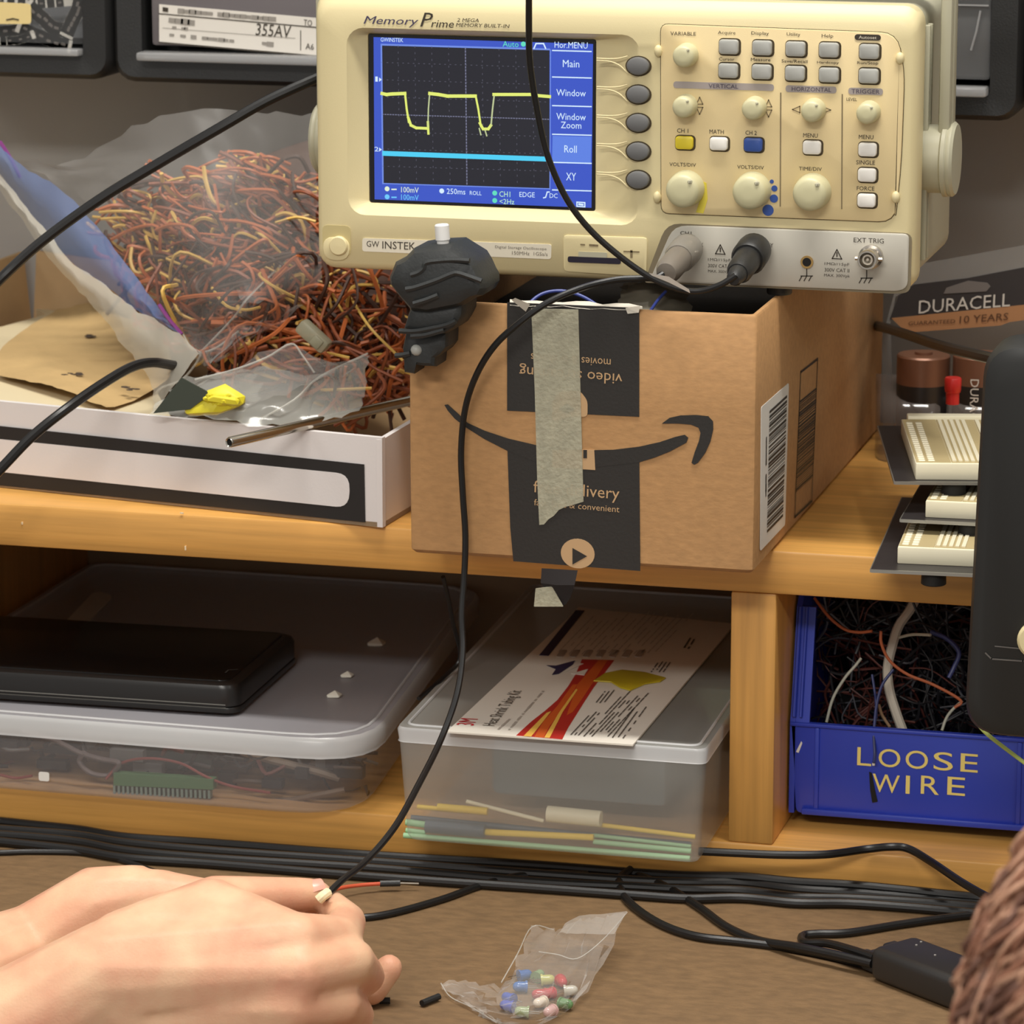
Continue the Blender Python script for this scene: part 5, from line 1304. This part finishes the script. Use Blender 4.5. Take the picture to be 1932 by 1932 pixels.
# probe leads
solo('probe_lead', cable([PY(998, -30, -.10), PY(998, 60, -.09), PY(1000, 120, -.085), PY(1012, 200, -.08), PY(1032, 290, -.075), PY(1066, 370, -.07), PY(1110, 430, -.065), PY(1165, 480, -.06), PY(1225, 522, -.055), PY(1280, 545, -.052), PY(1320, 549, -.05), PY(1358, 538, -.05), PY(1388, 520, -.048)], .0016, 8, 10), m_cable, 'black probe lead hanging from above across the screen to the CH2 input', 'cable')
solo('probe_lead', cable([PY(1262, 508, -.04), PY(1240, 523, -.045), PY(1210, 525, -.048), PY(1160, 528, -.052), PY(1095, 544, -.06), PY(1035, 570, -.066), PY(985, 605, -.07), PY(935, 650, -.07), PY(900, 705, -.066), PY(878, 770, -.062), PY(870, 850, -.06), PY(873, 930, -.06), PY(878, 1010, -.06), PY(876, 1085, -.062), PY(871, 1160, -.068),
                          PY(873, 1230, -.075), PY(862, 1310, -.09), PY(832, 1395, -.11), PY(790, 1480, -.15), PY(745, 1560, -.19), PY(690, 1625, -.22), PY(644, 1662, -.245), PY(612, 1694, -.262)], .00165, 8, 10), m_cable, 'black probe lead running from the CH1 input down to the hands', 'cable')
solo('thin_lead', cable([PY(836, 1088, .03), PY(846, 1130, .04), PY(856, 1180, .05), PY(868, 1240, .06), PY(840, 1275, .05), PY(790, 1318, .02)], .0012), m_cable, 'thin black lead hanging in shadow behind the probe lead', 'cable')
def boot(name, label, px, py, tipx, tipy, Y1, prof, ms, group=None):
    a = PY(px, py, -.006); b_ = PY(tipx, tipy, Y1)
    L = (b_ - a).length
    M = Matrix.Translation(a) @ (b_ - a).to_track_quat('Z', 'Y').to_matrix().to_4x4()
    t_ = thing('probe_connector', label, 'connector', a, group)
    for nm, pr, m in prof:
        mk(nm, B().lathe([(r, z * L) for r, z in pr], 24, M), m, t_)
    return t_, M, L
m_gclear = mat('smoky_clear_boot', (146, 140, 130), .3, alpha=.75)
t_, M, L = boot('connector', 'black plug of the probe lead fitted on the CH2 input', 1424, 470, 1384, 528, -.048,
     [('locking_collar', [(.0085, 0), (.0088, .06), (.0088, .30), (.0078, .34)], m_black), ('grip', [(.0066, .30), (.0068, .36), (.0064, .72), (.0052, .80)], m_black), ('strain_relief', [(.0048, .78), (.0040, .95), (.0028, 1.0), (.0015, 1.0)], m_black)], 'probe connectors on the oscilloscope')
t_, M, L = boot('connector', 'smoky clear grey plug of the probe lead on the CH1 input', 1298, 468, 1256, 516, -.044,
     [('locking_collar', [(.0078, 0), (.0082, .08), (.0080, .36), (.0070, .42)], m_gclear), ('grip', [(.0066, .40), (.0066, .85), (.0050, .98), (.001, 1.0)], mat('grey_boot', (128, 120, 110), .35, alpha=.9)), ('red_core', [(.003, .5), (.003, .6), (.0001, .6)], mat('red_core', (170, 80, 66), .4))], 'probe connectors on the oscilloscope')
tg2 = B().grid([[PY(1224, 515, -.0595), PY(1262, 522, -.0595), PY(1300, 546, -.0595)], [PY(1230, 520, -.0578), PY(1262, 533, -.058), PY(1302, 553, -.057)]])
solo('cable_tag', tg2, mat('white_cable_tag', (242, 240, 234), .5), 'small white tag wrapped on the probe lead below the CH1 plug', 'tag')

# ================================================================ SMALL THINGS ON THE DESK
jw = thing('jumper_wire', 'short red jumper wire with black sleeve and bare pin by the fingertips', 'wire', PZ(700, 1670, .75))
mk('red_lead', cable([PZ(600, 1690, .756), PZ(640, 1676, .756), PZ(680, 1670, .755), PZ(722, 1667, .7545)], .0010), mat('orange_red_lead', (206, 88, 56), .45), jw)
mk('black_sleeve', B().tube([PZ(717, 1667, .7545), PZ(755, 1666, .7545)], .0017, 10), m_black, jw)
mk('bare_pin', B().tube([PZ(755, 1666, .7545), PZ(790, 1667, .754)], .0005, 6), m_metal, jw)
for lab, x0, y0, x1, y1 in (('short black tube offcut beside the curled fingers', 716, 1888, 736, 1888), ('short black tube offcut nearest the clear bag', 796, 1893, 828, 1880)):
    a, b_ = PZ(x0, y0, .7522), PZ(x1, y1, .7522)
    solo('tube_offcut', B().tube([a, b_], .0016, 10), m_rubber, lab, 'offcut', 'black tube offcuts on the desk')
lb_ = thing('component_bag', 'small clear zip bag of coloured lamps lying crumpled on the desk', 'bag', PZ(1010, 1850, .75))
zL = lambda x, y, h: PZ(600 + x / 2.76, 1560 + y / 2.76, .75 + h)
m_lb = mat('clear_small_bag', (228, 224, 218), .08, spec=.9, alpha=.20)
g = film([[zL(640, 815, .003), zL(760, 800, .004), zL(960, 830, .010), zL(1040, 690, .012), zL(1120, 515, .006)],
          [zL(670, 860, .002), zL(820, 870, .006), zL(980, 880, .013), zL(1140, 720, .015), zL(1240, 540, .012)],
          [zL(720, 905, .001), zL(860, 940, .005), zL(1060, 950, .012), zL(1240, 780, .016), zL(1360, 480, .014)],
          [zL(800, 940, .001), zL(940, 1010, .001), zL(1120, 1010, .006), zL(1340, 830, .010), zL(1480, 470, .018)],
          [zL(860, 990, .0), zL(960, 1030, .0), zL(1220, 1000, .001), zL(1400, 850, .004), zL(1610, 440, .020)]], 5, 5, .0015, 12)
mk('bag_film', g, m_lb, lb_, 45)
g = B().tube(smooth([zL(1150, 650, .016), zL(1250, 665, .017), zL(1350, 685, .016), zL(1480, 590, .02), zL(1610, 445, .021)], 5), .00025, 5)
g.tube(smooth([zL(640, 815, .003), zL(690, 885, .002), zL(800, 940, .002), zL(930, 1020, .001)], 5), .0003, 5)
g.tube(smooth([zL(955, 810, .009), zL(1040, 660, .012), zL(1115, 520, .007), zL(1225, 535, .012)], 5), .0003, 5)
mk('bag_fold', g, MATS['bright_fold'], lb_)
m_glint = mat('bag_panel', (226, 222, 212), .1, alpha=.5)
mk('zip_edge', film([[zL(1270, 520, .016), zL(1360, 465, .016), zL(1610, 440, .021)], [zL(1260, 545, .016), zL(1340, 560, .018), zL(1540, 560, .021)]], 4, 3, .0004, 2), mat('zip_edge_film', (206, 202, 196), .2, alpha=.34), lb_)
leds = [('blue lamp at the top of the clear bag', 1078, 770, (56, 104, 170), 40), ('second blue lamp down in the clear bag', 1052, 832, (60, 110, 176), 200), ('blue lamp lying lower left in the clear bag', 990, 890, (52, 84, 176), 150), ('lowest blue lamp at the left of the clear bag', 984, 930, (56, 78, 180), 170),
        ('green lamp beside the top blue one', 1150, 772, (128, 160, 110), 80), ('yellow green lamp in the middle of the clear bag', 1196, 796, (190, 190, 110), 20), ('green lamp at the right edge of the clear bag', 1292, 922, (110, 150, 100), 340), ('pale green lamp at bottom of the clear bag', 1062, 962, (150, 165, 120), 190),
        ('red lamp at the upper right, seen end on', 1270, 806, (196, 44, 52), 300), ('red lamp in the middle of the clear bag', 1196, 868, (190, 52, 62), 230), ('red lamp left of the white one', 1150, 872, (186, 60, 64), 210),
        ('white lamp under the red ones', 1154, 916, (226, 210, 190), 240), ('pinkish white lamp at the bottom edge', 1206, 962, (222, 180, 176), 250), ('clear lamp lying at the right of the bag', 1316, 852, (206, 200, 184), 20)]
for lab, x, y, c_, a in leds:
    p = zL(x, y, .0032)
    dirv = V((math.cos(R(a)), math.sin(R(a)), .05 + .9 * ((a * 7) % 10) / 10))
    M = Matrix.Translation(p) @ dirv.to_track_quat('Z', 'Y').to_matrix().to_4x4()
    t_ = thing('indicator_lamp', lab, 'lamp', p, 'indicator lamps in the clear bag')
    mm = mat('lens_%d_%d_%d' % c_, c_, .12, spec=.7)
    mk('lens', B().lathe([(.0030, -.0034), (.0030, -.0024), (.0025, -.0024), (.0025, .0010), (.0021, .0024), (.0012, .0033), (.0001, .0035)], 16, M), mm, t_, 60)
    mk('lamp_leg', B().tube([M @ V((.0012, 0, -.0034)), M @ V((.0012, 0, -.0085))], .00025, 5), m_metal, t_)
    mk('lamp_leg', B().tube([M @ V((-.0012, 0, -.0034)), M @ V((-.0012, 0, -.0080))], .00025, 5), m_metal, t_)

# ================================================================ THE PERSON WITH BOTH HANDS ON THE PROBE LEAD
m_skin = mat('skin', (222, 160, 130), .48, spec=.35, var=.02, vs=38, c2=(234, 192, 156), bump=.15, bs=800, sss=.08)
m_nail = mat('nail', (226, 164, 144), .28, spec=.5)
def flesh(name, hulls, parent, voxel=.0016, it=7):
    b = B()
    for h in hulls: b.hull([(V(p), r) for p, r in h], sub=2)
    me = bpy.data.meshes.new('tmp'); me.from_pydata(b.v, [], b.f)
    o = bpy.data.objects.new('tmp', me); COL.objects.link(o)
    m = o.modifiers.new('r', 'REMESH'); m.mode = 'VOXEL'; m.voxel_size = voxel
    s = o.modifiers.new('s', 'SMOOTH'); s.factor = .5; s.iterations = it
    dg = bpy.context.evaluated_depsgraph_get(); ev = o.evaluated_get(dg); e = ev.to_mesh()
    out = B(); out.v = [v.co.copy() for v in e.vertices]; out.f = [list(p.vertices) for p in e.polygons]; out.m = [0] * len(out.f)
    ev.to_mesh_clear(); bpy.data.objects.remove(o); bpy.data.meshes.remove(me)
    return mk(name, out, m_skin, parent, 180)
def hp_(x, y, Y): return PY(x, y, Y)
def chain(pts):
    """finger or limb: successive tapered links"""
    return [[pts[i], pts[i + 1]] for i in range(len(pts) - 1)]
mm = lambda *a: (hp_(a[0], a[1], a[2]), a[3] / 1000)
person = thing('person', 'person reaching in from the left, both bare hands holding the probe lead end', 'person', PZ(100, 1900, .75))
# near hand: back of the hand to us, thumb on top, fingers curled away
wr = mm(205, 1838, -.335, 25)
imc, mmc, rmc, pmc = mm(560, 1772, -.318, 12.5), mm(566, 1832, -.328, 12.5), mm(550, 1896, -.330, 12), mm(515, 1958, -.33, 11)
ca, cb_, cc_, ce = mm(290, 1788, -.322, 16), mm(285, 1832, -.327, 18), mm(275, 1882, -.331, 18), mm(265, 1925, -.335, 17)
sk = lambda j, r: (j[0], r)
near = [[mm(-190, 2075, -.36, 37), mm(20, 1952, -.345, 30)], [mm(20, 1952, -.345, 30), wr], [wr, ca, cb_], [wr, cb_, cc_, ce], [mm(20, 1952, -.345, 29), cb_], [wr, imc], [wr, sk(mmc, 11e-3)], [ca, imc], [cb_, mmc], [cc_, rmc], [ce, pmc],
        [sk(ca, 15.5), sk(cb_, 17), sk(imc, 11.2e-3), sk(mmc, 11.2e-3)], [sk(cb_, 17), sk(cc_, 17), sk(mmc, 11.2e-3), sk(rmc, 11e-3)], [sk(cc_, 17), sk(ce, 16), sk(rmc, 10.6e-3), sk(pmc, 10e-3)],
        [mm(285, 1770, -.320, 18), mm(400, 1712, -.300, 13.5), sk(imc, 11.5e-3)], [ca, mm(400, 1715, -.302, 14), mm(470, 1735, -.306, 12), sk(imc, 11.8e-3)], [mm(230, 1800, -.328, 20), mm(330, 1745, -.312, 16)]]
near = [[(p, r / 1000 if r > 1 else r) for p, r in h] for h in near]
near += chain([imc, mm(640, 1770, -.294, 10.8), mm(656, 1738, -.266, 8.8), mm(622, 1706, -.250, 7.4)])
near += chain([mmc, mm(662, 1812, -.302, 11), mm(690, 1842, -.272, 9.2), mm(660, 1850, -.250, 7.6)])
near += chain([rmc, mm(640, 1892, -.308, 10.4), mm(672, 1916, -.280, 8.8), mm(640, 1930, -.262, 7.4)])
near += chain([pmc, mm(600, 1962, -.312, 9.6), mm(632, 1988, -.288, 8)])
near += chain([mm(300, 1752, -.312, 15), mm(408, 1700, -.290, 12.2), mm(505, 1690, -.272, 9.2), mm(578, 1687, -.258, 8.0), mm(598, 1687, -.255, 7.0)])
arm1 = flesh('arm', near, person, .0014, 13)
# far hand, mostly hidden behind: wrist, back of the hand and fingertips past the near knuckles
w2 = mm(60, 1800, -.245, 24)
far = [[mm(-200, 1905, -.32, 31), w2], [w2, mm(185, 1715, -.236, 21), mm(250, 1700, -.232, 18)], [mm(185, 1715, -.236, 21), mm(300, 1690, -.23, 13), mm(360, 1720, -.226, 13), mm(250, 1790, -.235, 15)],
       [mm(300, 1690, -.23, 13), mm(470, 1730, -.22, 12), mm(480, 1790, -.222, 11), mm(300, 1800, -.23, 14)]]
far += chain([mm(300, 1690, -.23, 12.5), mm(420, 1700, -.226, 9.5), mm(520, 1705, -.232, 8.2), mm(588, 1706, -.240, 7)])
far += chain([mm(470, 1740, -.22, 10.5), mm(590, 1760, -.216, 9.2), mm(650, 1790, -.216, 8.2), mm(690, 1850, -.222, 7.2)])
far += chain([mm(480, 1790, -.222, 10), mm(610, 1850, -.222, 8.8), mm(700, 1868, -.222, 7.8), mm(734, 1826, -.218, 6.8)])
arm2 = flesh('arm', far, person, .0014, 10)
def nail(c, out, along, w_, l_, par):
    z = out.normalized(); x = along.normalized(); x = (x - z * x.dot(z)).normalized(); y = z.cross(x)
    M = Matrix((x, y, z)).transposed().to_4x4(); M.translation = c
    rows = [[V((l_ * (i / 6 - .5), w_ * (j / 6 - .5) * (1 - .25 * max(0, i / 6 - .6)), -.9 * w_ * (j / 6 - .5) ** 2 - .25 * l_ * (i / 6 - .5) ** 2)) for j in range(7)] for i in range(7)]
    g = [[M @ p for p in r] for r in rows]
    return mk('fingernail', B().grid(g), m_nail, par, 180)
tdir = hp_(600, 1690, -.255) - hp_(520, 1692, -.27)
nail(hp_(588, 1664, -.2585) + V((0, -.0012, .0002)), V((.05, -.35, 1)), tdir, .0095, .0115, arm1)
solo('lead_tip', cable([PY(619, 1684, -.262), PY(610, 1690, -.265), PY(601, 1698, -.266)], .0024, 4, 10), mat('cream_lead_tip', (236, 224, 182), .4), 'cream bared tip of the probe lead pinched between thumb and finger', 'lead tip')

# ================================================================ SECOND PERSON: HEAD WITH WAVY HAIR AT THE LOWER RIGHT CORNER
hc = PY(2424, 2094, -.75)
other = thing('person', 'person with wavy auburn hair, only the side of the head showing at lower right', 'person', hc + V((0, 0, -.30)))
m_skin2 = m_skin
hd = B()
def hb(x, y, z, r): return (hc + V((x, y, z)), r)
face = flesh('head', [[hb(0, 0, .01, .074), hb(0, .03, .0, .066), hb(0, -.03, .02, .07)], [hb(0, .045, -.045, .045), hb(0, .055, -.085, .028), hb(0, .02, -.05, .05)], [hb(0, .09, -.03, .009), hb(0, .095, -.04, .011), hb(0, .075, .0, .008)],
                      [hb(0, -.02, -.06, .05), hb(0, -.03, -.17, .055)], [hb(-.15, -.03, -.24, .055), hb(.15, -.03, -.24, .055), hb(0, -.03, -.19, .06)], [hb(-.071, -.005, -.02, .012), hb(-.076, -.012, -.005, .012)], [hb(.071, -.005, -.02, .012), hb(.076, -.012, -.005, .012)]], other, .004, 5)
m_hair = [mat('auburn_hair', (158, 112, 90), .5, spec=.4), mat('light_auburn_hair', (190, 146, 120), .5, spec=.4), mat('dark_auburn_hair', (112, 78, 64), .55)]
ha = B(); rnd = random.Random(17)
ha.ball(hc + V((0, -.012, .02)), .0835, 2, 3, (1, 1.12, 1.05))
for k in range(4600):
    a = rnd.uniform(0, 2 * math.pi); el = rnd.uniform(-.7, 1.45)
    if math.sin(a) > .55 and el < .55: continue
    pts = []
    ph = rnd.uniform(0, 6.3); wv = rnd.uniform(.003, .007)
    for i in range(7):
        e2 = el - i * .13; rr2 = .093 + rnd.uniform(-.002, .004) + .004 * math.sin(i * 1.3 + ph)
        a2 = a + wv / .09 * math.sin(i * 1.5 + ph) * 2.2
        ce = math.cos(max(e2, -.9))
        pts.append(hc + V((rr2 * ce * math.cos(a2), -.012 + rr2 * 1.12 * ce * math.sin(a2), .02 + rr2 * 1.06 * math.sin(max(e2, -1.3)))))
    ha.tube(smooth(pts, 2), [.0011 * math.sin(.35 + 2.5 * i / 12) for i in range(13)], 4, rnd.choices([0, 1, 2], [.5, .36, .14])[0])
mk('hair', ha, m_hair, other, 180)
